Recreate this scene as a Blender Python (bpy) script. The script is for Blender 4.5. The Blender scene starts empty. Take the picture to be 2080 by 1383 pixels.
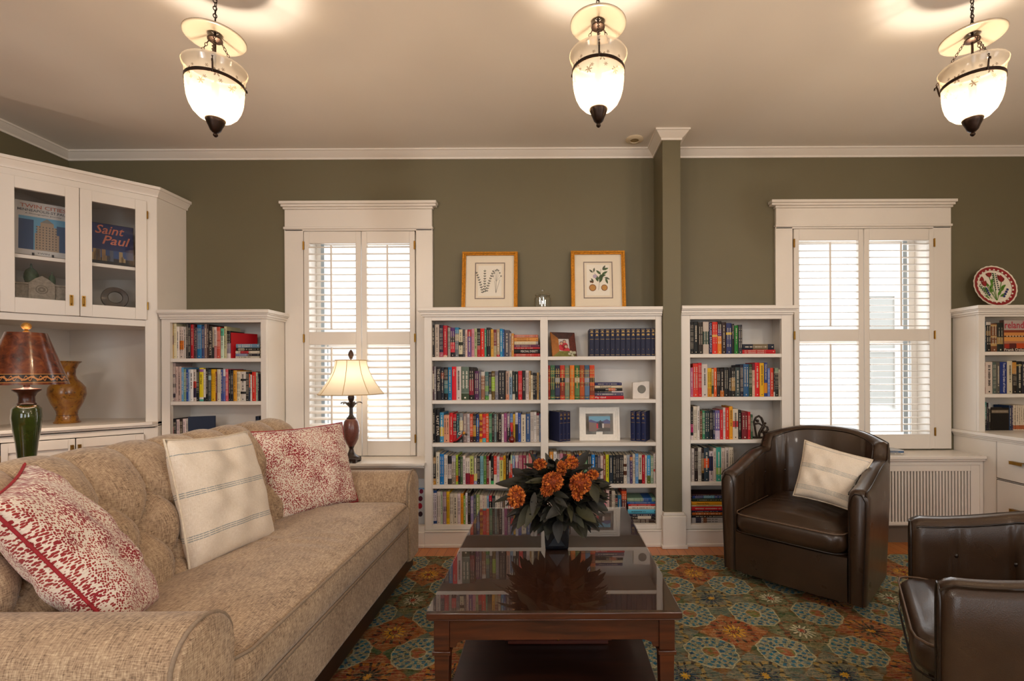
import bpy, bmesh, math, random
from math import sin, cos, pi, sqrt, atan2, radians
from mathutils import Matrix, Vector, Euler

# ------------------------------------------------------------------ camera model
F, PX, PY, H, ROLL = 950.0, 1120.0, 757.0, 1.15, 0.0045      # focal length (px), principal point, eye height, roll
def X(px, Y): return (px - PX) / F * Y
def Z(py, Y, px=1120): return H + Y / F * ((PY - py) - (px - PX) * ROLL)
def P(px, py, Y): return Vector((X(px, Y), Y, Z(py, Y, px)))

SC = bpy.context.scene
COL = SC.collection
YW, YB = 3.33, 3.095            # back wall, front of the built-in shelving
XL, XR, YR, ZC = -3.43, 3.60, -2.40, 2.73

# ------------------------------------------------------------------ mesh builder
class B:
    def __init__(s): s.v = []; s.f = []; s.m = []; s.uv = {}
    def quad(s, a, b, c, d, m=0, uv=None):
        i = len(s.v); s.v += [Vector(a), Vector(b), Vector(c), Vector(d)]
        if uv: s.uv[len(s.f)] = uv
        s.f.append((i, i+1, i+2, i+3)); s.m.append(m)
    def poly(s, pts, m=0):
        i = len(s.v); s.v += [Vector(p) for p in pts]
        s.f.append(tuple(range(i, i+len(pts)))); s.m.append(m)
    def hexa(s, p, m=0):
        i = len(s.v); s.v += [Vector(q) for q in p]
        for f in ((0,3,2,1),(4,5,6,7),(0,1,5,4),(1,2,6,5),(2,3,7,6),(3,0,4,7)):
            s.f.append(tuple(i+k for k in f)); s.m.append(m)
    def box(s, x0, x1, y0, y1, z0, z1, m=0):
        s.hexa([(x0,y0,z0),(x1,y0,z0),(x1,y1,z0),(x0,y1,z0),(x0,y0,z1),(x1,y0,z1),(x1,y1,z1),(x0,y1,z1)], m)
    def prism(s, poly, z0, z1, m=0, T=None):
        T = T or (lambda x, y, z: (x, y, z)); n = len(poly); i = len(s.v)
        s.v += [Vector(T(x, y, z0)) for x, y in poly] + [Vector(T(x, y, z1)) for x, y in poly]
        s.f.append(tuple(i+k for k in reversed(range(n)))); s.m.append(m)
        s.f.append(tuple(i+n+k for k in range(n))); s.m.append(m)
        for k in range(n):
            j = (k+1) % n; s.f.append((i+k, i+j, i+n+j, i+n+k)); s.m.append(m)
    def rings(s, rings, m=0, closed=True, cap0=True, cap1=True, loop=False):
        i = len(s.v); n = len(rings[0]); R = len(rings)
        for r in rings: s.v += [Vector(p) for p in r]
        for a in range(R if loop else R-1):
            b = (a+1) % R
            for k in range(n if closed else n-1):
                j = (k+1) % n
                s.f.append((i+a*n+k, i+a*n+j, i+b*n+j, i+b*n+k)); s.m.append(m)
        if closed and not loop:
            if cap0: s.f.append(tuple(i+k for k in reversed(range(n)))); s.m.append(m)
            if cap1: s.f.append(tuple(i+(R-1)*n+k for k in range(n))); s.m.append(m)
    def lathe(s, prof, n=24, c=(0,0), m=0, cap0=True, cap1=True, sq=None):
        R = []
        for r, z in prof:
            R.append([(c[0]+r*cos(2*pi*k/n), c[1]+r*sin(2*pi*k/n), z) for k in range(n)])
        s.rings(R, m, True, cap0, cap1)
    def tube(s, pts, r, n=8, m=0, loop=False, r1=None):
        pts = [Vector(p) for p in pts]; L = len(pts); R = []; up = None
        for i, p in enumerate(pts):
            a = pts[(i-1) % L] if (loop or i > 0) else p
            b = pts[(i+1) % L] if (loop or i < L-1) else p
            t = (b-a).normalized() if (b-a).length > 1e-9 else Vector((0,0,1))
            if up is None:
                up = t.orthogonal().normalized()
            up = (up - t*up.dot(t)); up = up.normalized() if up.length > 1e-6 else t.orthogonal().normalized()
            w = t.cross(up); rr = r if r1 is None else r + (r1-r)*i/max(L-1,1)
            R.append([p + (up*cos(2*pi*k/n) + w*sin(2*pi*k/n))*rr for k in range(n)])
        s.rings(R, m, True, True, True, loop)
    def ball(s, c, r, m=0, n=10, k=7, sc=(1,1,1)):
        R = []
        for a in range(1, k):
            t = pi*a/k
            R.append([(c[0]+r*sc[0]*sin(t)*cos(2*pi*j/n), c[1]+r*sc[1]*sin(t)*sin(2*pi*j/n), c[2]-r*sc[2]*cos(t)) for j in range(n)])
        s.rings(R, m)
    def torus(s, c, R, r, M=None, m=0, n=12, k=6, sx=1):
        M = M or Matrix(); rr = []
        for a in range(n):
            t = 2*pi*a/n
            rr.append([Vector(c) + (M @ Vector((sx*(R+r*cos(2*pi*j/k))*cos(t), (R+r*cos(2*pi*j/k))*sin(t), r*sin(2*pi*j/k)))) for j in range(k)])
        s.rings(rr, m, loop=True)
    def add(s, o, M=Matrix(), m=None):
        i = len(s.v); s.v += [M @ v for v in o.v]
        for f, mm in zip(o.f, o.m):
            s.f.append(tuple(i+k for k in f)); s.m.append(mm if m is None else m)
        return s
    def xf(s, M, i=0):
        for k in range(i, len(s.v)): s.v[k] = M @ s.v[k]
        return s

WM = {}
def thing(name, label, cat, loc=(0,0,0), rz=0, group=None):
    o = bpy.data.objects.new(name, None); COL.objects.link(o)
    o.location = loc; o.rotation_euler = (0, 0, rz); o.empty_display_size = .05
    o['label'] = label; o['category'] = cat
    if group: o['group'] = group
    WM[o] = Matrix.Translation(Vector(loc)) @ Matrix.Rotation(rz, 4, 'Z')
    return o
def make(name, b, mats, parent=None, smooth=30, bevel=0, seg=2, sub=0, local=False, base=True, label=None):
    """Links a builder as one mesh object. b is in world space unless local."""
    me = bpy.data.meshes.new(name)
    M = Matrix()
    if not local:
        if parent is not None: M = WM[parent].inverted()
        elif base:
            lo = [min(v[i] for v in b.v) for i in range(3)]; hi = [max(v[i] for v in b.v) for i in range(3)]
            M = Matrix.Translation((-(lo[0]+hi[0])/2, -(lo[1]+hi[1])/2, -lo[2]))
    me.from_pydata([tuple(M @ v) for v in b.v], [], b.f)
    mats = mats if isinstance(mats, (list, tuple)) else [mats]
    for m in mats: me.materials.append(m)
    me.polygons.foreach_set('material_index', b.m)
    if b.uv:
        l = me.uv_layers.new(name='UVMap')
        for fi, uv in b.uv.items():
            for k, li in enumerate(me.polygons[fi].loop_indices): l.data[li].uv = uv[k]
    bm = bmesh.new(); bm.from_mesh(me)
    if not b.uv: bmesh.ops.remove_doubles(bm, verts=bm.verts, dist=1e-6)
    bmesh.ops.recalc_face_normals(bm, faces=bm.faces); bm.to_mesh(me); bm.free()
    if smooth:
        me.shade_smooth(); me.set_sharp_from_angle(angle=radians(smooth))
    o = bpy.data.objects.new(name, me); COL.objects.link(o)
    if parent is not None: o.parent = parent; WM[o] = WM[parent]
    elif not local and base: o.location = -M.translation; WM[o] = Matrix.Translation(o.location)
    else: WM[o] = Matrix()
    if bevel:
        md = o.modifiers.new('edge', 'BEVEL'); md.width = bevel; md.segments = seg; md.limit_method = 'ANGLE'; md.angle_limit = radians(40)
        md.harden_normals = False
    if sub:
        md = o.modifiers.new('round', 'SUBSURF'); md.levels = sub; md.render_levels = sub
    if label: o['label'] = label
    return o
def tag(o, label, cat, group=None):
    o['label'] = label; o['category'] = cat
    if group: o['group'] = group
    return o
def struct(name, b, mats, parent=None, **k):
    o = make(name, b, mats, parent, base=False, **k); o['kind'] = 'structure'; return o
def dup(root, loc, rz=0, label=None, group=None):
    r = root.copy(); COL.objects.link(r); r.location = loc; r.rotation_euler = (0, 0, rz)
    if label: r['label'] = label
    if group: r['group'] = group
    def kids(src, dst):
        for ch in [o for o in ALL() if o.parent == src]:
            c = ch.copy(); COL.objects.link(c); c.parent = dst; kids(ch, c)
    kids(root, r); return r
def ALL(): return list(COL.objects)

# ------------------------------------------------------------------ text outlines (made once, then merged into covers and spines)
TXT = {}
def prep_text(strings):
    for s in strings:
        cu = bpy.data.curves.new('t', 'FONT'); cu.body = s; cu.size = 1; cu.shear = .3 if s in ('Saint', 'Paul') else 0; cu.resolution_u = 2; cu.offset = .012
        o = bpy.data.objects.new('t', cu); COL.objects.link(o)
        bpy.context.view_layer.update()
        me = o.evaluated_get(bpy.context.evaluated_depsgraph_get()).to_mesh()
        vs = [v.co.copy() for v in me.vertices]; fs = [tuple(p.vertices) for p in me.polygons]
        x0 = min(v.x for v in vs); x1 = max(v.x for v in vs); y0 = min(v.y for v in vs); y1 = max(v.y for v in vs)
        TXT[s] = ([((v.x-x0)/(x1-x0), (v.y-y0)/(y1-y0)) for v in vs], fs, (x1-x0)/(y1-y0))
        bpy.data.objects.remove(o); bpy.data.curves.remove(cu)
def put_text(b, s, o, ex, ey, m):
    """Text s laid from corner o over the vectors ex (reading direction) and ey (letter height)."""
    vs, fs, _ = TXT[s]; i = len(b.v); o = Vector(o); ex = Vector(ex); ey = Vector(ey)
    b.v += [o + ex*u + ey*v for u, v in vs]
    for f in fs: b.f.append(tuple(i+k for k in f)); b.m.append(m)

# ------------------------------------------------------------------ materials
def lin(c): return c/12.92 if c <= .04045 else ((c+.055)/1.055)**2.4
def rgb(h, g=1.0):
    h = h.lstrip('#'); return tuple(min(.92, lin(int(h[i:i+2], 16)/255)*g) for i in (0, 2, 4)) + (1,)
MATS = {}
class N:
    """Small helper over a node tree."""
    def __init__(s, m): s.t = m.node_tree; s.n = s.t.nodes; s.l = s.t.links
    def new(s, t, **k):
        n = s.n.new(t)
        for a, v in k.items(): setattr(n, a, v)
        return n
    def put(s, sock, v):
        if hasattr(v, 'is_linked') or hasattr(v, 'links'): s.l.new(v, sock)
        else: sock.default_value = v
    def m(s, op, a, b=0.0, c=None, clamp=False):
        n = s.new('ShaderNodeMath', operation=op, use_clamp=clamp); s.put(n.inputs[0], a); s.put(n.inputs[1], b)
        if c is not None: s.put(n.inputs[2], c)
        return n.outputs[0]
    def mix(s, f, a, b, blend='MIX'):
        n = s.new('ShaderNodeMix', data_type='RGBA', blend_type=blend)
        s.put(n.inputs[0], f); s.put(n.inputs[6], a); s.put(n.inputs[7], b); return n.outputs[2]
    def co(s, kind='Object'): return s.new('ShaderNodeTexCoord').outputs[kind]
    def mp(s, v, scale=(1,1,1), rot=(0,0,0), loc=(0,0,0)):
        n = s.new('ShaderNodeMapping'); s.l.new(v, n.inputs[0]); n.inputs['Scale'].default_value = scale
        n.inputs['Rotation'].default_value = rot; n.inputs['Location'].default_value = loc; return n.outputs[0]
    def noise(s, v, scale=5, det=3, rough=.5, dist=0):
        n = s.new('ShaderNodeTexNoise'); s.l.new(v, n.inputs['Vector']); n.inputs['Scale'].default_value = scale
        n.inputs['Detail'].default_value = det; n.inputs['Roughness'].default_value = rough; n.inputs['Distortion'].default_value = dist
        return n.outputs[0]
    def ramp(s, f, stops, const=False):
        n = s.new('ShaderNodeValToRGB'); s.l.new(f, n.inputs[0]); e = n.color_ramp.elements
        if const: n.color_ramp.interpolation = 'CONSTANT'
        while len(e) < len(stops): e.new(.5)
        for k, (p, c) in enumerate(stops): e[k].position = p; e[k].color = c
        return n.outputs[0]
    def sep(s, v):
        n = s.new('ShaderNodeSeparateXYZ'); s.l.new(v, n.inputs[0]); return n.outputs
    def comb(s, x, y, z=0.0):
        n = s.new('ShaderNodeCombineXYZ')
        for i, a in enumerate((x, y, z)): s.put(n.inputs[i], a)
        return n.outputs[0]
    def bump(s, h, strength=.3, dist=.002):
        n = s.new('ShaderNodeBump'); s.l.new(h, n.inputs['Height']); n.inputs['Strength'].default_value = strength
        n.inputs['Distance'].default_value = dist; return n.outputs[0]
def mat(name, hexc='808080', rough=.5, metal=0, var=None, bump=None, coat=0, ior=1.5, spec=None, sheen=0, g=1.0):
    if name in MATS: return MATS[name]
    m = bpy.data.materials.new(name); m.use_nodes = True; n = N(m); p = n.n['Principled BSDF']
    c = rgb(hexc, g); p.inputs['Base Color'].default_value = c; p.inputs['Roughness'].default_value = rough
    p.inputs['Metallic'].default_value = metal; p.inputs['IOR'].default_value = ior
    p.inputs['Coat Weight'].default_value = coat; p.inputs['Coat Roughness'].default_value = .08
    p.inputs['Sheen Weight'].default_value = sheen
    if spec is not None: p.inputs['Specular IOR Level'].default_value = spec
    if var:
        t = n.noise(n.co(), var[0], 4, .6)
        d = tuple(x*(1-var[1]) for x in c[:3])+(1,); e = tuple(min(.95, x*(1+var[1])) for x in c[:3])+(1,)
        n.l.new(n.ramp(t, [(.3, d), (.7, e)]), p.inputs['Base Color'])
    if bump: n.l.new(n.bump(n.noise(n.co(), bump[0], 4, .6), bump[1], .003), p.inputs['Normal'])
    MATS[name] = m; m['p'] = 1; return m
def bsdf(m): return m.node_tree.nodes['Principled BSDF']

WHITE = mat('white_paint', 'dfd8cf', .38, var=(3, .02), bump=(60, .03))
WALLM = mat('olive_wall_paint', '676048', .6, var=(1.5, .04), bump=(220, .12))
REARW = mat('cream_bounce_paint', 'c9bfa8', .7, var=(1.5, .03))  # unseen walls, toned lighter than the olive to bounce more light
CEILM = mat('ceiling_paint', 'e8e2da', .75, var=(1.2, .02), bump=(120, .05))
BRASS = mat('aged_brass', '9a7434', .32, 1, var=(30, .15))
BRONZE = mat('dark_bronze', '2e2018', .38, .75, var=(40, .25))
PAGES = mat('book_pages', 'd8cbb0', .85, var=(90, .12))
BLACK = mat('black_plastic', '0c0b0b', .4)
GAPSHADE = mat('painted_gap_shade', '1c1814', .8)
GILT = mat('gilt', 'b08c4a', .4, .6)

def glass_mat(name, tint=(1,1,1,1), ior=1.5, rough=0.0, boost=1.0):
    m = bpy.data.materials.new(name); m.use_nodes = True; n = N(m); n.n.remove(n.n['Principled BSDF'])
    out = n.n['Material Output']; tr = n.new('ShaderNodeBsdfTransparent'); tr.inputs[0].default_value = tint
    gl = n.new('ShaderNodeBsdfGlossy'); gl.inputs['Roughness'].default_value = rough
    fr = n.new('ShaderNodeFresnel'); fr.inputs[0].default_value = ior
    bf = n.new('ShaderNodeNewGeometry').outputs['Backfacing']; f = n.m('MULTIPLY', n.m('MULTIPLY', fr.outputs[0], boost, clamp=True), n.m('SUBTRACT', 1.0, bf))
    mx = n.new('ShaderNodeMixShader'); n.l.new(f, mx.inputs[0]); n.l.new(tr.outputs[0], mx.inputs[1]); n.l.new(gl.outputs[0], mx.inputs[2])
    n.l.new(mx.outputs[0], out.inputs[0]); MATS[name] = m; return m
PANE = glass_mat('clear_glass', boost=1.5)
CABGLASS = glass_mat('cabinet_glass', (.97, .97, .97, 1), 1.5, .01, .9)
TABLEGLASS = glass_mat('table_glass', (.95,.96,.955,1), 1.55, 0.0, 1.7)

def wood_mat(name, c1, c2, rough=.3, scale=(2, 30, 30), coat=0.2, rot=(0,0,0), g=1.0):
    m = mat(name, c1, rough, coat=coat); n = N(m); p = bsdf(m)
    v = n.mp(n.co(), scale, rot); a = n.noise(v, 1.0, 6, .6, .6); b = n.noise(v, 4.0, 3, .5)
    n.l.new(n.mix(n.m('MULTIPLY', b, .35), n.ramp(a, [(.3, rgb(c1, g)), (.68, rgb(c2, g))]), rgb(c1, g*.6)), p.inputs['Base Color'])
    n.l.new(n.bump(a, .06, .001), p.inputs['Normal']); return m
TOPWOOD = wood_mat('table_top_walnut', '341c13', '50301f', .3, (40, 3, 40), .0)
TABLEWOOD = wood_mat('table_walnut', '2c1309', '5a2a10', .3, (3, 40, 40), .3)
SHADEDWOOD = wood_mat('shaded_shelf_walnut', '1e0e09', '33180c', .35, (3, 40, 40), .2)  # darker copy of the table walnut, shade under the top painted in
TRAYWOOD = wood_mat('box_wood', '38150c', '5a2414', .35, (3, 40, 40), .2)
PLINTHWOOD = wood_mat('sofa_plinth_wood', '1c120d', '2e1d14', .4, (30, 3, 30), .1)
# ------------------------------------------------------------------ room shell
def floor_mat():
    m = mat('oak_floor', 'b0642c', .28, coat=.15); n = N(m); p = bsdf(m)
    co = n.co(); v = n.mp(co, (1, 1, 1), (0, 0, pi/2))
    br = n.new('ShaderNodeTexBrick'); n.l.new(v, br.inputs['Vector']); br.offset = .37
    for k, c in (('Color1', 'c67434'), ('Color2', 'd28844'), ('Mortar', '4a2410')): br.inputs[k].default_value = rgb(c)
    br.inputs['Scale'].default_value = 1; br.inputs['Mortar Size'].default_value = .0012
    br.inputs['Brick Width'].default_value = 1.1; br.inputs['Row Height'].default_value = .057
    g = n.noise(n.mp(co, (40, 2.2, 1)), 1, 5, .6, .5)
    n.l.new(n.mix(n.m('MULTIPLY', g, .55), br.outputs[0], rgb('8a4418')), p.inputs['Base Color'])
    return m
b = B(); b.box(XL-.15, XR+.15, YR-.15, YW+.15, -.06, 0); struct('floor', b, floor_mat(), smooth=0)
b = B(); b.box(XL-.15, XR+.15, YR-.15, YW+.15, ZC, ZC+.08); struct('ceiling', b, CEILM, smooth=0)
# window openings in the back wall: (x0, x1, z0, z1)
W1 = (X(617, 3.31), X(846, 3.31), .56, Z(469, 3.31, 730))
W2 = (X(1611, 3.31), X(1896, 3.31), .60, Z(464, 3.31, 1750))
def wall_with_holes(a0, a1, z0, z1, holes, T):
    b = B(); xs = sorted({a0, a1, *[h[0] for h in holes], *[h[1] for h in holes]})
    for i in range(len(xs)-1):
        h = [h for h in holes if h[0] <= xs[i]+1e-6 and h[1] >= xs[i+1]-1e-6]
        spans = [(z0, h[0][2]), (h[0][3], z1)] if h else [(z0, z1)]
        for s0, s1 in spans: b.hexa(T(xs[i], xs[i+1], s0, s1))
    return b
def T_y(y0, y1):
    return lambda a, c, s0, s1: [(a,y0,s0),(c,y0,s0),(c,y1,s0),(a,y1,s0),(a,y0,s1),(c,y0,s1),(c,y1,s1),(a,y1,s1)]
def T_x(x0, x1):
    return lambda a, c, s0, s1: [(x0,a,s0),(x1,a,s0),(x1,c,s0),(x0,c,s0),(x0,a,s1),(x1,a,s1),(x1,c,s1),(x0,c,s1)]
struct('wall_back', wall_with_holes(XL-.15, XR+.15, 0, ZC, [W1, W2], T_y(YW, YW+.15)), WALLM, smooth=0)
struct('wall_left', wall_with_holes(YR-.15, YW, 0, ZC, [], T_x(XL-.15, XL)), WALLM, smooth=0)
RW = [(-1.9, -.5, .75, 2.25)]
struct('wall_right', wall_with_holes(YR-.15, YW, 0, ZC, RW, T_x(XR, XR+.15)), REARW, smooth=0)
RR = [(-2.4, -1.1, .7, 2.25), (.3, 1.6, .7, 2.25)]
struct('wall_front', wall_with_holes(XL, XR, 0, ZC, RR, T_y(YR-.15, YR)), REARW, smooth=0)
# plain trim round the openings behind the camera
for k, (a, c, z0, z1) in enumerate(RR):
    b = B()
    for q in ((a-.1, a, z0, z1+.12), (c, c+.1, z0, z1+.12), (a, c, z1, z1+.12), (a-.12, c+.12, z0-.05, z0)): b.box(q[0], q[1], YR, YR+.025, q[2], q[3])
    b.box((a+c)/2-.02, (a+c)/2+.02, YR-.08, YR-.04, z0, z1); b.box(a, c, YR-.08, YR-.04, (z0+z1)/2-.02, (z0+z1)/2+.02)
    struct('window_%d' % (k+3), b, WHITE, bevel=.004)
a, c, z0, z1 = RW[0]; b = B()
for q in ((a-.1, a, z0, z1+.12), (c, c+.1, z0, z1+.12), (a, c, z1, z1+.12), (a-.12, c+.12, z0-.05, z0)): b.box(XR-.025, XR, q[0], q[1], q[2], q[3])
b.box(XR+.04, XR+.08, (a+c)/2-.02, (a+c)/2+.02, z0, z1); struct('window_5', b, WHITE, bevel=.004)
# boxed-in pipe chase between the bookcases
CX0, CX1, CY = X(1347, 3.075), X(1384, 3.075), 3.072
b = B(); b.box(CX0, CX1, CY, YW, 0, ZC); struct('pillar', b, WALLM, bevel=.003)
b = B(); b.box(CX0-.012, CX1+.022, CY-.022, YW, 0, .21); b.box(CX0-.005, CX1+.014, CY-.014, YW, .21, .232)
b.box(CX0-.02, CX1+.03, CY-.034, YW, 0, .022); struct('baseboard_pillar', b, WHITE, bevel=.004)

def sweep(path, prof, closed=False):
    """prof: (offset to the right-hand side of the path, z); mitred corners."""
    R = []; n = len(path)
    for i, p in enumerate(path):
        p = Vector(p); d0 = (p-Vector(path[i-1])).normalized() if i else None; d1 = (Vector(path[i+1])-p).normalized() if i < n-1 else None
        n0 = Vector((d0.y, -d0.x)) if d0 else None; n1 = Vector((d1.y, -d1.x)) if d1 else None
        if n0 and n1:
            q = (n0+n1).normalized(); q = q/ max(.2, q.dot(n0))
        else: q = n0 or n1
        R.append([(p.x+q.x*o, p.y+q.y*o, z) for o, z in prof])
    b = B(); b.rings(R); return b
zb = 2.672
crown = [(0, ZC), (0, zb), (.008, zb), (.010, zb+.012), (.018, zb+.018), (.036, zb+.036), (.046, zb+.046), (.052, zb+.047), (.052, ZC)]
struct('trim_1', sweep([(XL, YR), (XL, YW), (CX0, YW), (CX0, CY), (CX1, CY), (CX1, YW), (XR, YW), (XR, YR)], crown), WHITE)
b = B(); b.box(XL, XL+.018, YR, 2.2, 0, .17); b.box(XL, XL+.024, YR, 2.2, 0, .02); struct('baseboard_left', b, WHITE, bevel=.004)

# ------------------------------------------------------------------ the two shuttered windows
def window(idx, W, casing_x0, casing_x1, head, cap_x, zsill, track_left):
    x0, x1, z0, z1 = W; zc0, zc1 = head     # bottom / top of the head board
    b = B(); y = YW
    b.box(casing_x0, x0, y-.022, y, zsill, zc0-.012); b.box(x1, casing_x1, y-.022, y, zsill, zc0-.012)
    b.box(casing_x0, casing_x1, y-.022, y, z1, zc0-.012)
    root = struct('window_%d' % idx, b, WHITE, bevel=.003)
    b = B(); b.box(casing_x0-.006, casing_x1+.006, y-.034, y, zc0-.012, zc0+.004); b.box(casing_x0, casing_x1, y-.026, y, zc0+.004, zc1-.05)
    b.box(casing_x0-.008, casing_x1+.008, y-.036, y, zc1-.05, zc1-.036)
    b.box(cap_x[0]+.006, cap_x[1]-.006, y-.05, y, zc1-.036, zc1-.02); b.box(cap_x[0], cap_x[1], y-.062, y, zc1-.02, zc1)
    make('window_head', b, WHITE, root, bevel=.003)
    b = B(); yj = y+.15; zm = (z0+z1)/2
    for q in ((x0, x0+.02), (x1-.02, x1)): b.box(q[0], q[1], y, yj, z0, z1)
    b.box(x0, x1, y, yj, z1-.02, z1); b.box(x0, x1, y, yj+.02, z0, z0+.02)
    make('jamb', b, WHITE, root, bevel=.002)
    b = B()
    for ys, za, zb_ in ((yj-.05, z0+.02, zm+.02), (yj-.03, zm-.02, z1-.02)):
        b.box(x0+.02, x0+.065, ys, ys+.03, za, zb_); b.box(x1-.065, x1-.02, ys, ys+.03, za, zb_)
        b.box(x0+.065, x1-.065, ys, ys+.03, za, za+.045); b.box(x0+.065, x1-.065, ys, ys+.03, zb_-.045, zb_)
    make('sash', b, WHITE, root, bevel=.002)
    b = B(); b.box(x0+.06, x1-.06, yj-.037, yj-.033, z0+.06, zm); b.box(x0+.06, x1-.06, yj-.017, yj-.013, zm, z1-.06)
    make('pane', b, PANE, root, smooth=0)
    b = B(); xt = (x0+.068, x0+.092) if track_left else (x1-.125, x1-.095)
    b.box(xt[0], xt[1], yj-.055, yj-.052, z0+.05, z1-.05)
    b.box(xt[0]+.045, xt[0]+.05, yj-.055, yj-.052, z0+.05, zm); make('sash_track', b, mat('grey_track', '98a2a8', .6), root)
    return root
z1a = W1[3]; z2a = W2[3]
window(1, W1, X(580, 3.31), X(879, 3.31), (Z(462, 3.31, 730), Z(409, 3.29, 730)), (X(569, 3.28), X(888, 3.28)), .56, True)
window(2, W2, X(1577, 3.31), X(1932, 3.31), (Z(457, 3.31, 1750), Z(406, 3.29, 1750)), (X(1568, 3.28), X(1945, 3.28)), .60, False)

def shutter(x0, x1, zb_, zt, ym, zmid, rail_t, rail_b, tilt, hinge_side, label, n_up, n_lo):
    """One hinged louvred panel; zmid = (bottom, top) of the middle rail."""
    t = thing('window_shutter', label, 'shutter', ((x0+x1)/2, ym, zb_), 0, 'louvred shutters on the two windows')
    d = .014; st = .036; b = B()
    b.box(x0, x0+st, ym-d, ym+d, zb_, zt); b.box(x1-st, x1, ym-d, ym+d, zb_, zt)
    b.box(x0+st, x1-st, ym-d, ym+d, zt-rail_t, zt); b.box(x0+st, x1-st, ym-d, ym+d, zmid[0], zmid[1]); b.box(x0+st, x1-st, ym-d, ym+d, zb_, zb_+rail_b)
    make('shutter_frame', b, WHITE, t, bevel=.003)
    for k, (a, c, n) in enumerate(((zb_+rail_b, zmid[0], n_lo), (zmid[1], zt-rail_t, n_up))):
        b = B(); step = (c-a)/n
        for i in range(n):
            zc = a+step*(i+.5); R = []
            for xx in (x0+st+.001, x1-st-.001):
                ring = []
                for q in range(10):
                    w = 2*pi*q/10; yy = .0235*cos(w); zz = .0042*sin(w)
                    ring.append((xx, ym + yy*cos(tilt) - zz*sin(tilt), zc + yy*sin(tilt) + zz*cos(tilt)))
                R.append(ring)
            b.rings(R)
        make('louvre_slats', b, WHITE, t, smooth=60)
        b = B(); xc = (x0+x1)/2; b.box(xc-.0055, xc+.0055, ym-.034, ym-.024, a+step*.4, c-step*.4); make('tilt_rod', b, WHITE, t, bevel=.002)
    xh = x0 if hinge_side < 0 else x1
    for zz in (zb_+.12, (zmid[0]+zmid[1])/2, zt-.1):
        b = B(); b.box(xh-.006, xh+.006, ym-d-.004, ym-d+.001, zz-.028, zz+.028); b.lathe([(.004, zz-.03), (.004, zz+.03)], 8, (xh, ym-d-.005)); make('hinge', b, BRASS, t)
YS = 3.318
def zz(y, px): return Z(y, YS, px)
for side, (a, c) in enumerate(((620, 736), (737, 845))):
    shutter(X(a, YS), X(c, YS)-.002, zz(925, 730), zz(471, 730), YS, (zz(700, 730), zz(674, 730)), zz(471,730)-zz(495,730), zz(895,730)-zz(925,730), radians(24), -1 if side == 0 else 1,
        'white louvred shutter panel %s of the window behind the lit lamp' % ('forming the left half' if side == 0 else 'forming the right half'), 13, 15)
for side, (a, c) in enumerate(((1612, 1753), (1754, 1896))):
    shutter(X(a, YS), X(c, YS)-.002, zz(911, 1750), zz(466, 1750), YS, (zz(693, 1750), zz(669, 1750)), zz(466,1750)-zz(489,1750), zz(882,1750)-zz(911,1750), radians(4), -1 if side == 0 else 1,
        'white louvred shutter panel %s of the window above the leather chair' % ('forming the left half' if side == 0 else 'forming the right half'), 13, 14)

# ------------------------------------------------------------------ what stands outside
b = B(); b.box(-9, 12, 7.0, 7.3, -1, 6); nb = struct('exterior_house_wall', b, mat('pale_siding', 'e9e6e0', .8), smooth=0)
b = B(); xa, xb_, za, zb2 = X(1758, 7), X(1813, 7), Z(823, 7), Z(606, 7); b.box(xa, xb_, 6.97, 7.0, za, zb2, 0); b.box(xa-.06, xa, 6.95, 7, za-.06, zb2+.06, 1); b.box(xb_, xb_+.06, 6.95, 7, za-.06, zb2+.06, 1)
b.box(xa, xb_, 6.95, 7, zb2, zb2+.06, 1); b.box(xa, xb_, 6.95, 7, (za+zb2)/2-.03, (za+zb2)/2+.03, 1)
make('neighbour_window', b, [mat('far_window_glass', 'bdb9b0', .4), WHITE], nb)
b = B(); b.box(-12, 14, YW+.2, 12, -1.2, -1.0); struct('ground_outside', b, mat('pale_paving', 'b9b4aa', .9), smooth=0)
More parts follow.
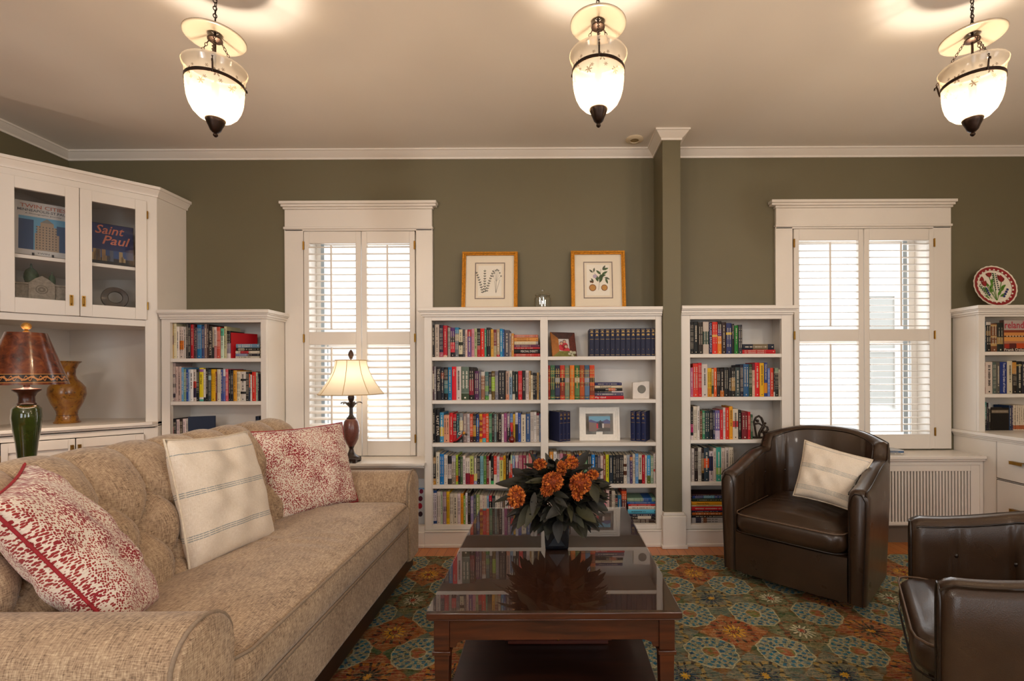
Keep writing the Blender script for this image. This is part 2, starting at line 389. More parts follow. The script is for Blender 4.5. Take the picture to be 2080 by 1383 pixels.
# ------------------------------------------------------------------ built-in furniture
def cornice(b, x0, x1, yf, yb, zt, ends=(True, True)):
    for o, za, zb_ in ((.012, zt-.058, zt-.046), (.020, zt-.046, zt-.030), (.028, zt-.030, zt-.022), (.036, zt-.022, zt)):
        b.box(x0-(o if ends[0] else 0), x1+(o if ends[1] else 0), yf-o, yb, za, zb_)
def bookcase(label, x0, x1, zt, bays, ztop_open, shelves, zbot, yf=YB, yb=YW, ends=(True, True), plinth=True):
    """bays: [(xa, xb)]; shelves: z of the top of every board above the floor board (zbot)."""
    t = thing('built_in_bookcase', label, 'bookcase', ((x0+x1)/2, yf, 0), 0, 'white bookcases built along the wall')
    for xa, xb in ((x0, x0+.018), (x1-.018, x1)):
        b = B(); b.box(xa, xb, yf+.02, yb, 0, zt-.03); make('side_panel', b, WHITE, t, bevel=.002)
    b = B(); e = [x0] + [v for bay in bays for v in bay] + [x1]
    for i in range(0, len(e), 2): b.box(e[i], e[i+1], yf, yf+.02, zbot-.03, zt-.03)
    for xa, xb in bays: b.box(xa, xb, yf, yf+.02, ztop_open, zt-.03); b.box(xa, xb, yf, yf+.02, zbot-.03, zbot)
    make('face_frame', b, WHITE, t, bevel=.0015)
    b = B(); b.box(x0+.018, x1-.018, yb-.012, yb-.002, zbot-.02, zt-.03); make('back_panel', b, WHITE, t, smooth=0)
    for i in range(len(bays)-1):
        b = B(); b.box(bays[i][1], bays[i+1][0], yf+.02, yb-.012, zbot, zt-.03); make('divider', b, WHITE, t, bevel=.002)
    for xa, xb in bays:
        for zs in shelves:
            b = B(); b.box(xa-.003, xb+.003, yf+.004, yb-.012, zs-.024, zs); make('shelf', b, WHITE, t, bevel=.0015)
    b = B(); b.box(x0+.018, x1-.018, yf+.02, yb-.012, zbot-.022, zbot); make('floor_board', b, WHITE, t, bevel=.001)
    b = B(); b.box(x0, x1, yf, yb, zt-.03, zt-.02); cornice(b, x0, x1, yf, yb, zt, ends); make('cornice', b, WHITE, t, bevel=.0015)
    if plinth:
        b = B(); b.box(x0-.002, x1+.002, yf-.012, yf+.02, 0, zbot-.03); b.box(x0-.002, x1+.002, yf-.02, yf, 0, .02); b.box(x0-.002, x1+.002, yf-.017, yf, zbot-.042, zbot-.03)
        make('plinth', b, WHITE, t, bevel=.003)
    return t
def ZB(y, px=1120, Y=YB): return Z(y, Y, px)
def XB(px, Y=YB): return X(px, Y)
LX = (XB(328), XB(541)); LBAY = (XB(346), XB(530))
L_SH = [ZB(727.7, 435), ZB(815.3, 435), ZB(905, 435), ZB(990, 435)]
bookcase('white bookcase in the corner with its lower shelves behind the tan sofa', XL+.85 if XL+.85 > LX[0] else LX[0], LX[1], ZB(630, 435), [LBAY], ZB(655, 435), L_SH, ZB(1070, 435), ends=(False, True))
M_SH = [ZB(724), ZB(812), ZB(899.3), ZB(984.5)]; M_BOT = ZB(1066); MX = (XB(862), CX0-.003)
MBAY = [(XB(877), XB(1098)), (XB(1113), XB(1332))]
bookcase('wide white two-bay bookcase under the two gold-framed botanical prints', MX[0], MX[1], ZB(624.5), MBAY, ZB(650), M_SH, M_BOT, ends=(True, False))
R_SH = [ZB(718.5, 1500), ZB(806, 1500), ZB(893, 1500), ZB(979, 1500)]; R_BOT = ZB(1065, 1500); RX = (CX1+.003, XB(1607)); RBAY = (XB(1402), XB(1588))
bookcase('white bookcase between the green pillar and the window by the leather chair', RX[0], RX[1], ZB(621.5, 1500), [RBAY], ZB(648, 1500), R_SH, R_BOT, ends=(False, True))

# upper bookcase by the plate, standing on the drawer cabinet
FX0 = X(1935, YW); FY = 3.125; FZ0 = Z(877, FY, 1990)
FBAY = (X(1998, FY+.01), X(1998, FY+.01)+.62)
F_SH = [Z(714, FY, 2040), Z(800, FY, 2040)]
t = thing('built_in_bookcase', 'white bookcase carrying the painted plate, set on the drawer cabinet', 'bookcase', (FX0+.3, FY, FZ0), 0, 'white bookcases built along the wall')
zt = Z(619.5, FY-.03, 2020)
b = B(); b.box(FX0, FX0+.02, FY+.02, YW, FZ0, zt-.03); make('side_panel', b, WHITE, t, bevel=.002)
b = B(); b.box(FX0, FBAY[0], FY, FY+.02, FZ0, zt-.03); b.box(FBAY[0], XR, FY, FY+.02, Z(643, FY, 2040), zt-.03); make('face_frame', b, WHITE, t, bevel=.0015)
b = B(); b.box(FX0+.02, XR, YW-.012, YW-.002, FZ0, zt-.03); make('back_panel', b, WHITE, t, smooth=0)
for zs in F_SH: b = B(); b.box(FBAY[0]-.02, XR, FY+.004, YW-.012, zs-.024, zs); make('shelf', b, WHITE, t, bevel=.0015)
b = B(); b.box(FX0, XR, FY, YW, zt-.03, zt-.02); cornice(b, FX0, XR, FY, YW, zt, (True, False)); make('cornice', b, WHITE, t, bevel=.0015)
FTOP = zt
# drawer cabinet along the right-hand wall
t = thing('drawer_cabinet', 'long white drawer cabinet with a counter and small brass pulls', 'cabinet', (3.2, 2.2, 0))
b = B(); b.box(FX0+.002, XR-.002, .6, YW-.002, .08, FZ0-.03); make('cabinet_body', b, WHITE, t, bevel=.002)
b = B(); b.box(FX0-.022, XR-.008, .57, YW-.008, FZ0-.022, FZ0); b.box(FX0-.013, XR-.008, .58, YW-.008, FZ0-.034, FZ0-.022); b.box(FX0-.007, XR-.008, .59, YW-.008, FZ0-.046, FZ0-.034); make('counter', b, WHITE, t, bevel=.003)
b = B(); b.box(FX0+.05, XR-.002, .65, YW-.002, 0, .08); make('toe_kick', b, WHITE, t)
for k in range(4):
    y1 = 3.0-k*.31
    for z0, z1 in ((.465, FZ0-.045), (.12, .452)):
        b = B(); b.box(FX0-.004, FX0+.01, y1-.29, y1, z0, z1); dr = make('drawer', b, WHITE, t, bevel=.003)
        zc = (z0+z1)/2; b = B(); b.box(FX0-.03, FX0-.004, y1-.145-.04, y1-.145+.04, zc+.006, zc+.011); b.box(FX0-.03, FX0-.026, y1-.145-.04, y1-.145+.04, zc-.009, zc+.011)
        make('cup_pull', b, BRASS, dr, bevel=.003)
        b = B(); b.box(FX0-.0005, FX0+.001, y1-.294, y1+.004, z0-.004, z1+.004); make('drawer_gap_shade', b, GAPSHADE, dr, smooth=0)  # dark sheet round each drawer paints the shade of its gap

# window bench left: open cubby; right: radiator cover
def bench(name, label, cat, x0, x1, zt):
    t = thing(name, label, cat, ((x0+x1)/2, YB, 0)); return t
bx0, bx1 = LX[1]+.002, MX[0]-.002; zt = ZB(938, 860)
t = bench('window_bench', 'white window bench with an open cubby, under the lamp', 'bench', bx0, bx1, zt)
b = B(); b.box(bx0, bx1+.012, YB-.046, YW, zt-.02, zt); b.box(bx0, bx1, YB-.032, YB+.02, zt-.032, zt-.02); make('bench_top', b, WHITE, t, bevel=.004)
nz0, nz1 = ZB(1070, 860), ZB(951, 860)
b = B(); b.box(bx0, bx0+.05, YB, YB+.02, 0, zt-.02); b.box(XB(861), bx1, YB, YB+.02, 0, zt-.02); b.box(bx0+.05, XB(861), YB, YB+.02, nz1, zt-.02); b.box(bx0+.05, XB(861), YB, YB+.02, .1, nz0)
make('front_frame', b, WHITE, t, bevel=.002)
b = B(); b.box(bx0+.02, bx1, YB+.02, YW-.02, nz0-.02, nz0); make('cubby_floor', b, WHITE, t, smooth=0)
b = B(); b.box(bx0, bx1, YW-.02, YW-.003, 0, zt-.02); make('back_panel', b, WHITE, t, smooth=0)
b = B(); b.box(bx0, bx1, YB-.012, YB+.01, 0, .1); b.box(bx0, bx1, YB-.02, YB, 0, .02); make('plinth', b, WHITE, t, bevel=.003)
BENCH1 = zt
rx0, rx1 = RX[1]+.002, FX0-.002; zt = ZB(925, 2000)
t = bench('radiator_cover', 'white window bench with a slatted radiator grille behind the leather chairs', 'radiator cover', rx0, rx1, zt)
b = B(); b.box(rx0, rx1, YB-.03, YW, zt-.02, zt); b.box(rx0, rx1, YB-.02, YB+.02, zt-.034, zt-.02); make('bench_top', b, WHITE, t, bevel=.004)
gx0, gx1 = rx0+.2, XB(1971); gz0, gz1 = ZB(1060, 1900), ZB(957, 1900)
b = B(); b.box(rx0, gx0, YB, YB+.02, .13, zt-.02); b.box(gx1, rx1, YB, YB+.02, .13, zt-.02); b.box(gx0, gx1, YB, YB+.02, gz1, zt-.02); b.box(gx0, gx1, YB, YB+.02, .13, gz0)
make('front_frame', b, WHITE, t, bevel=.002)
xp = XB(1990); b = B(); b.box(rx0+.1, xp, YB-.006, YB, zt-.06, zt-.055); b.box(xp-.006, xp, YB-.006, YB, .13, zt-.06)
make('panel_bead', b, WHITE, t)
b = B(); n = int((gx1-gx0)/.0205)
for i in range(n):
    xx = gx0+(gx1-gx0)*(i+.5)/n; b.box(xx-.0055, xx+.0055, YB+.002, YB+.014, gz0, gz1)
make('grille_slats', b, WHITE, t, smooth=0)
b = B(); b.box(gx0-.02, gx1+.02, YB+.05, YB+.06, .0, zt-.04); make('painted_inner_shade', b, mat('painted_grille_shade', '6a5e52', .8), t, smooth=0)  # dark panel standing in for the shade behind the slats
BENCH2 = zt

# ------------------------------------------------------------------ corner cabinet (front at 45 degrees)
CO = Vector((X(380, YW), 3.08, 0)); E = Vector((-.70711, -.70711, 0)); ND = Vector((-.70711, .70711, 0))
def C(l, d, z): return tuple(CO + E*l + ND*d + Vector((0, 0, z)))
CL = (CO.x - XL)*1.41421
cab = thing('corner_cabinet', 'tall white cabinet across the room corner, glazed doors above an open niche', 'cabinet', C(CL/2, 0, 0))
def cbox(b, l0, l1, d0, d1, z0, z1, m=0):
    b.hexa([C(l0,d0,z0),C(l1,d0,z0),C(l1,d1,z0),C(l0,d1,z0),C(l0,d0,z1),C(l1,d0,z1),C(l1,d1,z1),C(l0,d1,z1)], m)
plan = [(CO.x-.0205, CO.y-.0205), (CO.x-.0205, YW-.013), (XL+.013, YW-.013), (XL+.013, CO.y-(CO.x-XL)+.013)]
planc = [(CO.x, CO.y), (CO.x, YW-.001), (XL+.001, YW-.001), (XL+.001, CO.y-(CO.x-XL)+.001)]
def planboard(b, z0, z1, inset=0.0, pl=None):
    p = [Vector(q) for q in (pl or plan)]
    if inset: p[0].y += inset*1.41421; p[3].y += inset*1.41421
    b.prism([tuple(q) for q in p], z0, z1)
CZ = .842; NZ1 = 1.462; UZ0 = 1.505; UZ1 = 2.276; CT = 2.377; ISH = 1.842
b = B(); b.box(CO.x-.02, CO.x, CO.y, YW, 0, CT-.04); make('side_panel', b, WHITE, cab, bevel=.002)
b = B(); cbox(b, 0, .06, 0, .02, CZ, CT-.04); cbox(b, CL-.5, CL, 0, .02, CZ, CT-.04); cbox(b, .06, CL-.5, 0, .02, NZ1, UZ0-.003); cbox(b, .06, CL-.5, 0, .02, UZ1+.003, CT-.04)
cbox(b, 0, .07, 0, .02, 0, CZ-.04); cbox(b, CL-.5, CL, 0, .02, 0, CZ-.04); cbox(b, .07, CL-.5, 0, .02, CZ-.07, CZ-.04); cbox(b, .07, CL-.5, 0, .02, 0, .12)
make('face_frame', b, WHITE, cab, bevel=.0015)
b = B(); b.box(XL+.002, XL+.012, planc[3][1]+.03, YW-.01, 0, CT-.02); b.box(XL+.012, CO.x-.02, YW-.012, YW-.002, 0, CT-.02); make('back_panel', b, WHITE, cab, smooth=0)
for nm, z0, z1 in (('niche_top', NZ1+.004, UZ0-.02), ('cabinet_top', CT-.05, CT-.03), ('shelf', ISH-.02, ISH)):
    b = B(); planboard(b, z0, z1, .022); make(nm, b, WHITE, cab, smooth=0)
b = B(); planboard(b, CZ-.02, CZ, -.03, planc); planboard(b, CZ-.032, CZ-.02, -.018, planc); make('counter', b, WHITE, cab, bevel=.003)
# mitred cornice along front and return
pth = [Vector((CO.x, YW)), Vector((CO.x, CO.y)), Vector((XL, planc[3][1]))]
pr = [(0, CT-.062), (-.010, CT-.062), (-.012, CT-.048), (-.022, CT-.034), (-.03, CT-.02), (-.038, CT-.018), (-.038, CT), (0, CT)]
make('cornice', sweep([tuple(p) for p in pth], pr), WHITE, cab)
def cab_door(l0, l1, z0, z1, g, handle_l, hz, hinge_l, glazed=True):
    b = B(); d0, d1 = -.012, .010
    gl0, gl1, gz0, gz1 = g
    cbox(b, l0, gl0, d0, d1, z0, z1); cbox(b, gl1, l1, d0, d1, z0, z1); cbox(b, gl0, gl1, d0, d1, z0, gz0); cbox(b, gl0, gl1, d0, d1, gz1, z1)
    if not glazed: cbox(b, gl0, gl1, .0, .006, gz0, gz1)
    dr = make('door', b, WHITE, cab, bevel=.002)
    if glazed: b = B(); cbox(b, gl0-.004, gl1+.004, -.002, .001, gz0-.004, gz1+.004); make('glass_pane', b, CABGLASS, dr, smooth=0)
    b = B(); cbox(b, handle_l-.008, handle_l+.008, -.016, -.011, hz-.032, hz+.032); b.tube([C(handle_l, -.017, hz-.026), C(handle_l, -.026, hz-.018), C(handle_l, -.026, hz+.018), C(handle_l, -.017, hz+.026)], .0045, 8)
    make('handle', b, BRASS, dr)
    for k in (z0+.09, z1-.09):
        b = B(); b.tube([C(hinge_l, -.013, k-.025), C(hinge_l, -.013, k+.025)], .004, 8); make('hinge', b, BRASS, dr)
dm = .372
def tl(px): # distance along the front plane for an image column
    k = (PX-px)/F; return (k*CO.y + CO.x)/(1+k)*1.41421
def zc_(py, px): return Z(py, CO.y - tl(px)/1.41421, px)
cab_door(tl(299), tl(163.4), UZ0, UZ1, (tl(276), tl(188), zc_(625, 276), zc_(410, 190)), tl(171), 1.595, tl(299)-.004)
cab_door(tl(162.4), tl(1), UZ0, UZ1, (tl(134), tl(31), zc_(611, 134), zc_(381, 32)), tl(146), 1.595, tl(1)+.004)
cab_door(tl(292), tl(154), .125, CZ-.075, (tl(275), tl(168), .19, CZ-.13), tl(161), .70, tl(292)-.004, False)
cab_door(tl(152), tl(1), .125, CZ-.075, (tl(138), tl(16), .19, CZ-.13), tl(146), .70, tl(1)+.004, False)
# ------------------------------------------------------------------ books
TITLES = ['FAT TALK','GREAT TEXTS','LAST STAR','Gen','JAMES','PERCIVAL EVERETT','EASTVALLEY','Fly Girl','ANN HOOD','Educated','PETER HELLER','National Parks','LOUISE ERDRICH','TREVOR NOAH',
 'Tom Clancy Debt of Honor','reland','Frank Delan','TWIN CITIES','MINNEAPOLIS-ST.PAUL','A Photographic Journey','Saint','Paul','THE VALLEY','LONE','I Love Paris Still','THE LAST THING','TWIN','HEALING','A New','Origins','THE COLD']
prep_text(TITLES)
import colorsys
def cname(h):
    r, g, b_ = (int(h[i:i+2], 16)/255 for i in (0, 2, 4)); hh, s, v = colorsys.rgb_to_hsv(r, g, b_); hh *= 360
    if v < .24: return 'black'
    if s < .13 or (s < .2 and v > .75): return 'white' if v > .76 else 'grey' if v > .42 else 'charcoal'
    if v < .36 and s < .35: return 'charcoal'
    if hh < 14 or hh >= 345: return 'maroon' if v < .55 else ('pink' if s < .5 and v > .7 else 'rosy' if s < .5 else 'red')
    if hh < 45:
        if v > .72 and s < .42: return 'cream'
        if v < .5: return 'brown'
        return 'tan' if s < .5 else ('orange' if hh < 36 else 'golden')
    if hh < 68: return 'cream' if s < .32 and v > .7 else 'olive' if v < .55 else 'yellow'
    if hh < 165: return 'dark-green' if v < .38 else 'pale-green' if s < .35 else 'green'
    if hh < 200: return 'teal' if s > .3 else 'slate'
    if hh < 255: return 'navy' if v < .45 else 'pale-blue' if s < .38 else 'blue'
    return 'purple' if v < .5 or s > .3 and hh < 300 else 'lilac' if hh < 300 else 'mauve'
ORD = ['first','second','third','fourth','fifth','sixth','seventh','eighth','ninth','tenth'] + ['%dth' % k for k in range(11, 21)] + ['21st','22nd','23rd'] + ['%dth' % k for k in range(24, 31)] + ['31st','32nd','33rd'] + ['%dth' % k for k in range(34, 50)]
WORDN = {11:'eleventh',12:'twelfth',13:'thirteenth',14:'fourteenth',15:'fifteenth',16:'sixteenth',17:'seventeenth',18:'eighteenth',19:'nineteenth',20:'twentieth',21:'twenty-first',22:'twenty-second',23:'twenty-third',24:'twenty-fourth',25:'twenty-fifth',26:'twenty-sixth',27:'twenty-seventh',28:'twenty-eighth',29:'twenty-ninth',30:'thirtieth',31:'thirty-first',32:'thirty-second',33:'thirty-third',34:'thirty-fourth',35:'thirty-fifth',36:'thirty-sixth',37:'thirty-seventh',38:'thirty-eighth'}
def nth(k): return ORD[k-1] if k <= 10 else WORDN[k]
BG = .82
def cover(h): return mat('cover_'+h, h, .5, spec=.3, g=BG)
def lum(h): return sum(w*int(h[i:i+2], 16)/255 for i, w in ((0,.3),(2,.59),(4,.11)))

def book_mesh(w, d, hgt, col, bands=(), text=None, seed=0, flat=False, gilt=False, ink=None):
    """Local: x thickness 0..w, y 0 (spine) .. d, z 0..hgt. Boards, rounded spine, page block set in, lettering laid on the spine."""
    b = B(); rnd = random.Random(seed); mats = [cover(col), PAGES]
    t = min(.0022, w*.12); r = min(.0035, w*.14); e = .002
    spine = [(w*k/6, r*(abs(k-3)/3)**2.2) for k in range(7)]
    cuts = [(0.0, 1.0, 0)]
    for bc, a, c in bands:
        mats.append(cover(bc)); mi = len(mats)-1; new = []
        for p, q, m in cuts:
            for x0, x1, mm in ((p, min(q, a), m), (max(p, a), min(q, c), mi), (max(p, c), q, m)):
                if x1-x0 > 1e-4: new.append((x0, x1, mm))
        cuts = new
    for p, q, m in cuts:
        o = [(x, y) for x, y in spine]+[(w, d), (w-t, d), (w-t, r+t), (t, r+t), (t, d), (0, d)]
        R = [[(x, y, hgt*p) for x, y in o], [(x, y, hgt*q) for x, y in o]]
        b.rings(R, m, True, p < 1e-4, q > 1-1e-4)
    b.box(t, w-t, r+t, d-e, e, hgt-e, 1)
    ic = ink or ('d2c6b2' if lum(col) < .42 else '2a2422' if lum(col) > .62 else 'f0e6d4')
    if gilt: mats.append(GILT)
    else: mats.append(cover(ic))
    mi = len(mats)-1; yo = -.0004
    if gilt:
        for z in (.05, .62, .86, .955): b.quad((w*.12, yo, hgt*z), (w*.88, yo, hgt*z), (w*.88, yo, hgt*z+.0016), (w*.12, yo, hgt*z+.0016), mi)
        for z in (.905, .885, .79, .765, .745): q = rnd.uniform(.2, .34); b.quad((w*q, yo, hgt*z), (w*(1-q), yo, hgt*z), (w*(1-q), yo, hgt*z+.0028), (w*q, yo, hgt*z+.0028), mi)
        b.quad((w*.45, yo, hgt*.24), (w*.55, yo, hgt*.24), (w*.55, yo, hgt*.255), (w*.45, yo, hgt*.255), mi)
    elif text:
        s, f0, f1, hw, tc = text
        L = hgt*(f1-f0); hh = w*hw
        if tc: mats.append(cover(tc)); mi = len(mats)-1
        put_text(b, s, (w*.5-hh/2, yo, hgt*f1), (0, 0, -L), (hh, 0, 0), mi)
    elif w > .006:
        z = hgt*rnd.uniform(.86, .93); lo = hgt*rnd.uniform(.16, .4); hw = w*rnd.uniform(.11, .2); two = w > .014 and rnd.random() < .5
        while z > lo:
            ln = rnd.uniform(.002, .0052)
            if rnd.random() < .16: z -= .006
            for q in ((-.22, .22) if two else (0,)):
                c = w*(.5+q); h2 = hw*(.55 if two else 1)*rnd.uniform(.7, 1)
                b.quad((c-h2, yo, z-ln), (c+h2, yo, z-ln), (c+h2, yo, z), (c-h2, yo, z), mi)
            z -= ln+.0016
        q = w*.10; b.quad((w*.5-q, yo, hgt*.045), (w*.5+q, yo, hgt*.045), (w*.5+q, yo, hgt*.045+2*q), (w*.5-q, yo, hgt*.045+2*q), mi)
    return b, mats
BOOKN = [0]; AREA_MIN = .0023
PENDING = []; SLIM = .0096
def put_book(M, w, d, hgt, col, label, group, nm='book', **k):
    BOOKN[0] += 1
    b, ms = book_mesh(w, d, hgt, col, seed=BOOKN[0], **k)
    if nm == 'book' and w*hgt < AREA_MIN: PENDING.append((b, ms, M)); return None
    o = make(nm, b, ms, None, smooth=25, local=True); o.matrix_world = M; WM[o] = M
    return tag(o, label, 'book', group)
def parse(tok):
    tok = tok.strip(); title = None
    if '!' in tok: tok, title = tok.split('!', 1)
    parts = tok.split('/'); a = parts[0].split(','); bands = []
    for p in parts[1:]:
        c, r = p.split('@'); lo, hi = r.split('-'); bands.append((c, float(lo), float(hi)))
    return a, bands, title
SHELFN = ['top', 'second', 'third', 'fourth', 'bottom']
def shelf_row(data, s, x0, y0, base, zshelf, shelf, case, Y=YB+.022, depth=.15, gilt=False, ink=None, n0=0, noun=None):
    """One row of standing books. Edges and tops are measured on the photograph in a crop of scale s with corner (x0, y0)."""
    toks = [parse(t) for t in data.split(';') if t.strip()]
    names = [cname(t[0][2]) for t in toks]; px_c = x0+base/s
    for i, (a, bands, title) in enumerate(toks):
        l, r = (float(v) for v in a[0].split('-')); top = float(a[1])
        xa, xb = X(x0+l/s, Y), X(x0+r/s, Y); w = xb-xa-.0004
        h = (base-top)/s*Y/F
        rnd = random.Random(i*7+int(l)); dd = min(depth+rnd.uniform(-.012, .012), YW-.02-Y)
        size = 'slim ' if w < .0125 else 'thick ' if w > .027 else ''
        if i == 0: nb = 'before %s one' % names[1] if len(names) > 1 else 'alone'
        elif i == len(toks)-1: nb = 'after %s one' % names[i-1]
        else: nb = 'between %s and %s' % (names[i-1], names[i+1])
        lab = '%s%s book %s, %s on %s shelf, %s' % (size, names[i], nb, nth(i+1+n0), shelf, case); nm = 'book'
        if gilt or ink: lab = '%s volume with gilt bands, %s of set, %s shelf, %s' % (names[i], nth(i+1+n0), shelf, case); nm = 'volume'
        txt = None
        if title:
            f = title.split('|'); txt = (f[0], float(f[1]), float(f[2]), float(f[3]), f[4] if len(f) > 4 else None)
        M = Matrix.Translation((xa+.0002, Y, zshelf+.0005))
        put_book(M, w, dd, h, a[2], lab.capitalize() if False else lab, 'books on the %s shelf of the %s' % (shelf, case), bands=bands, text=txt, gilt=gilt, ink=ink, nm=nm)
def stack(data, s, x0, y0, base, zshelf, shelf, case, Y=YB+.03, depth=.13):
    """Books lying flat, given from the top down; the spine faces the room."""
    toks = [parse(t) for t in data.split(';') if t.strip()]; z = zshelf+.0006; n = len(toks)
    for k in range(n-1, -1, -1):
        a, bands, title = toks[k]; l, r = (float(v) for v in a[0].split('-')); t0, t1 = (float(v) for v in a[1].split('-'))
        xa, xb = X(x0+l/s, Y), X(x0+r/s, Y); th = (t1-t0)/s*Y/F; L = xb-xa
        pos = 'top' if k == 0 else 'bottom' if k == n-1 else nth(k+1)+' from the top'
        lab = '%s book, %s in flat stack, %s shelf, %s' % (cname(a[2]), pos, shelf, case)
        txt = None
        if title:
            f = title.split('|'); txt = (f[0], 1-float(f[2]), 1-float(f[1]), float(f[3]), f[4] if len(f) > 4 else None)
        # book z axis -> -x ; thickness axis -> z
        M = Matrix(((0,0,-1,xb),(0,1,0,Y),(1,0,0,z),(0,0,0,1)))
        # text must read left to right: mirror-free basis (x->z up, y->depth, z-> -x)
        put_book(M, th-.0004, min(depth, YW-.02-Y), L, a[2], lab, 'flat stack on the %s shelf of the %s' % (shelf, case), bands=[(c, 1-q, 1-p) for c, p, q in bands], text=txt)
        z += th
def loose(px, Y, zs, rot, w, d, h, col, label, group, lean=0, nm='book', **k):
    M = Matrix.Translation((X(px, Y), Y, zs+.0006)) @ Matrix.Rotation(rot, 4, 'Z') @ Matrix.Rotation(lean, 4, 'Y')
    return put_book(M, w, d, h, col, label, group, nm=nm, **k)

CA, CB_, CC, CD_, CE = 'bookcase left of lamp', "wide bookcase's left bay", "wide bookcase's right bay", 'bookcase right of pillar', 'far right bookcase'
# --- bookcase beside the corner cabinet
shelf_row('75-125,85,d9a530/7a3020@.4-.65;126-190,85,e5d8b0;190-250,155,ece2d6;250-345,155,d2c0b6/e07a20@.28-.56;345-388,160,c9beb6;388-440,100,4a4440;440-490,95,17131a;490-555,110,b01c28;555-585,120,4a1820;585-625,175,4c4250;625-720,120,1f6fa5;720-780,145,3a4470;780-835,105,8a7068;835-873,110,3a2420;873-950,145,2c2422!GREAT TEXTS|.1|.85|.55|c8bca8;950-984,165,b8a890/26241f@0-.35;985-1040,165,e2d2cc/c08080@0-.4;1040-1115,165,c8503c;1120-1195,195,cde0c8/5ab090@.75-1;1195-1250,155,c5bf95;1252-1330,250,1a1718/d8ccc8@0-.18/8a8090@.18-.55', 10.4, 340, 648, 830, L_SH[0], 'top', CA)
loose(340+1336/10.4, YB+.03, L_SH[0], radians(-33), .006, .165, .172, 'b8101c', 'bright red book turned to show its cover, top shelf, bookcase left of lamp', 'books on the top shelf of the bookcase left of lamp')
stack('1450-1945,525-605,6f90a8;1450-1945,605-672,1f2420/8a8470@.1-.35;1440-1945,672-730,d8ccb8/c03840@.2-.55;1440-1945,730-785,2c2c34/7080a8@0-.5;1440-1945,785-826,cfc6b4', 10.4, 340, 648, 830, L_SH[0], 'top', CA, Y=YB+.012, depth=.06)
shelf_row('62-92,50,3f6a90;92-165,50,a08c88/2a2430@.1-.2/2a2028@.36-.46/302438@.62-.7;165-214,130,c9b0a8;214-290,130,c4aaa2;290-338,150,5fa0d0;338-390,185,7f9a80;390-440,190,1f4a9a;440-472,190,a8c0dc;472-540,190,ece8e4;540-605,190,cfc4bc/c03020@.42-.62/2a1a3a@.12-.42;605-663,190,17191a;665-755,160,e8d020/9a60a0@.88-.96/e8e0d8@.06-.12/50b0a0@0-.06!FAT TALK|.5|.8|.42|20180a;757-805,190,e4dcd4/1c1a1a@0-.12;805-860,160,16140f;860-915,190,3c4a50/9ac0c8@.66-.8;917-1015,190,e8b010;1015-1040,240,6a1a18;1040-1120,190,ddd4c0;1125-1170,200,2f4a90;1172-1220,190,5860a8/d8d8e0@.78-1;1222-1281,185,d85a68;1283-1335,200,141214;1335-1383,220,1c1c26;1386-1460,215,e0a030;1462-1535,240,e4dac0;1537-1650,240,d4ccc2/1c1a1a@.68-.75/1c1a1a@.24-.32;1652-1718,250,2a2628;1720-1746,290,d86030/22304a@0-.5;1748-1780,310,e6ded8;1782-1866,250,d83020;1868-1903,260,b0c0a8;1905-1934,290,3a3440', 10.4, 340, 732, 865, L_SH[1], 'second', CA)
shelf_row('62-120,310,221a28/c04868@.1-.7;120-178,320,141214;180-245,320,d8c4c4;246-314,300,2c2018;316-380,305,e4d0d0;380-434,305,cfcac4', 10.4, 340, 820, 863, L_SH[2], 'third', CA)
loose(340+438/10.4, YB+.02, L_SH[2], radians(-62), .016, .15, .19, '16243e', 'big navy book turned to show its cover, third shelf, bookcase left of lamp', 'books on the third shelf of the bookcase left of lamp', ink='a08050')
loose(340+1850/10.4, YB+.02, L_SH[2], 0, .024, .13, .19, '20283c', 'navy book standing alone against the side, third shelf, bookcase left of lamp', 'books on the third shelf of the bookcase left of lamp')
# --- wide bookcase, left bay
shelf_row('68-115,90,231d1a;118-192,80,c8b8aa;195-262,90,25203a/b06070@0-.15;264-335,100,c02030/e0c0a8@0-.05;345-390,135,a8a098;391-468,140,241420/5a2a70@.7-1/d83040@.16-.5;470-535,135,6a7078/2080b0@.8-1/b8a890@.55-.76;536-605,170,dcd0b0/26241c@0-.1/2c3018@.42-.54;606-650,170,4a4c54!EASTVALLEY|.1|.75|.5;651-690,180,e4c4b8;691-760,170,70508a/b02838@.74-1;762-812,160,d890a0;813-860,155,b4bc8c;862-918,155,1a1214/b81828@0-.4;919-990,155,e0281a;991-1025,170,3a9078;1026-1100,140,1c1a1c;1101-1150,170,e0a840;1151-1203,175,7a2830/b0a078@0-.4;1204-1260,165,b09878/c02030@0-.08;1263-1310,160,2a90c0;1311-1340,170,1c58a0;1342-1430,185,55505a;1431-1465,240,b0a098;1466-1508,245,d09040', 8.667, 870, 648, 655, M_SH[0], 'top', CB_)
stack('1512-1935,255-308,c4705c;1512-1938,308-372,e09848;1515-1938,374-432,a09898/d8c8a8@.0-.9;1495-1965,435-481,6a3450;1488-1975,483-516,c83038;1482-1975,517-596,181414!PERCIVAL EVERETT|.3|.9|.5|d8ccc0;1482-1975,597-652,c03028', 8.667, 870, 648, 655, M_SH[0], 'top', CB_)
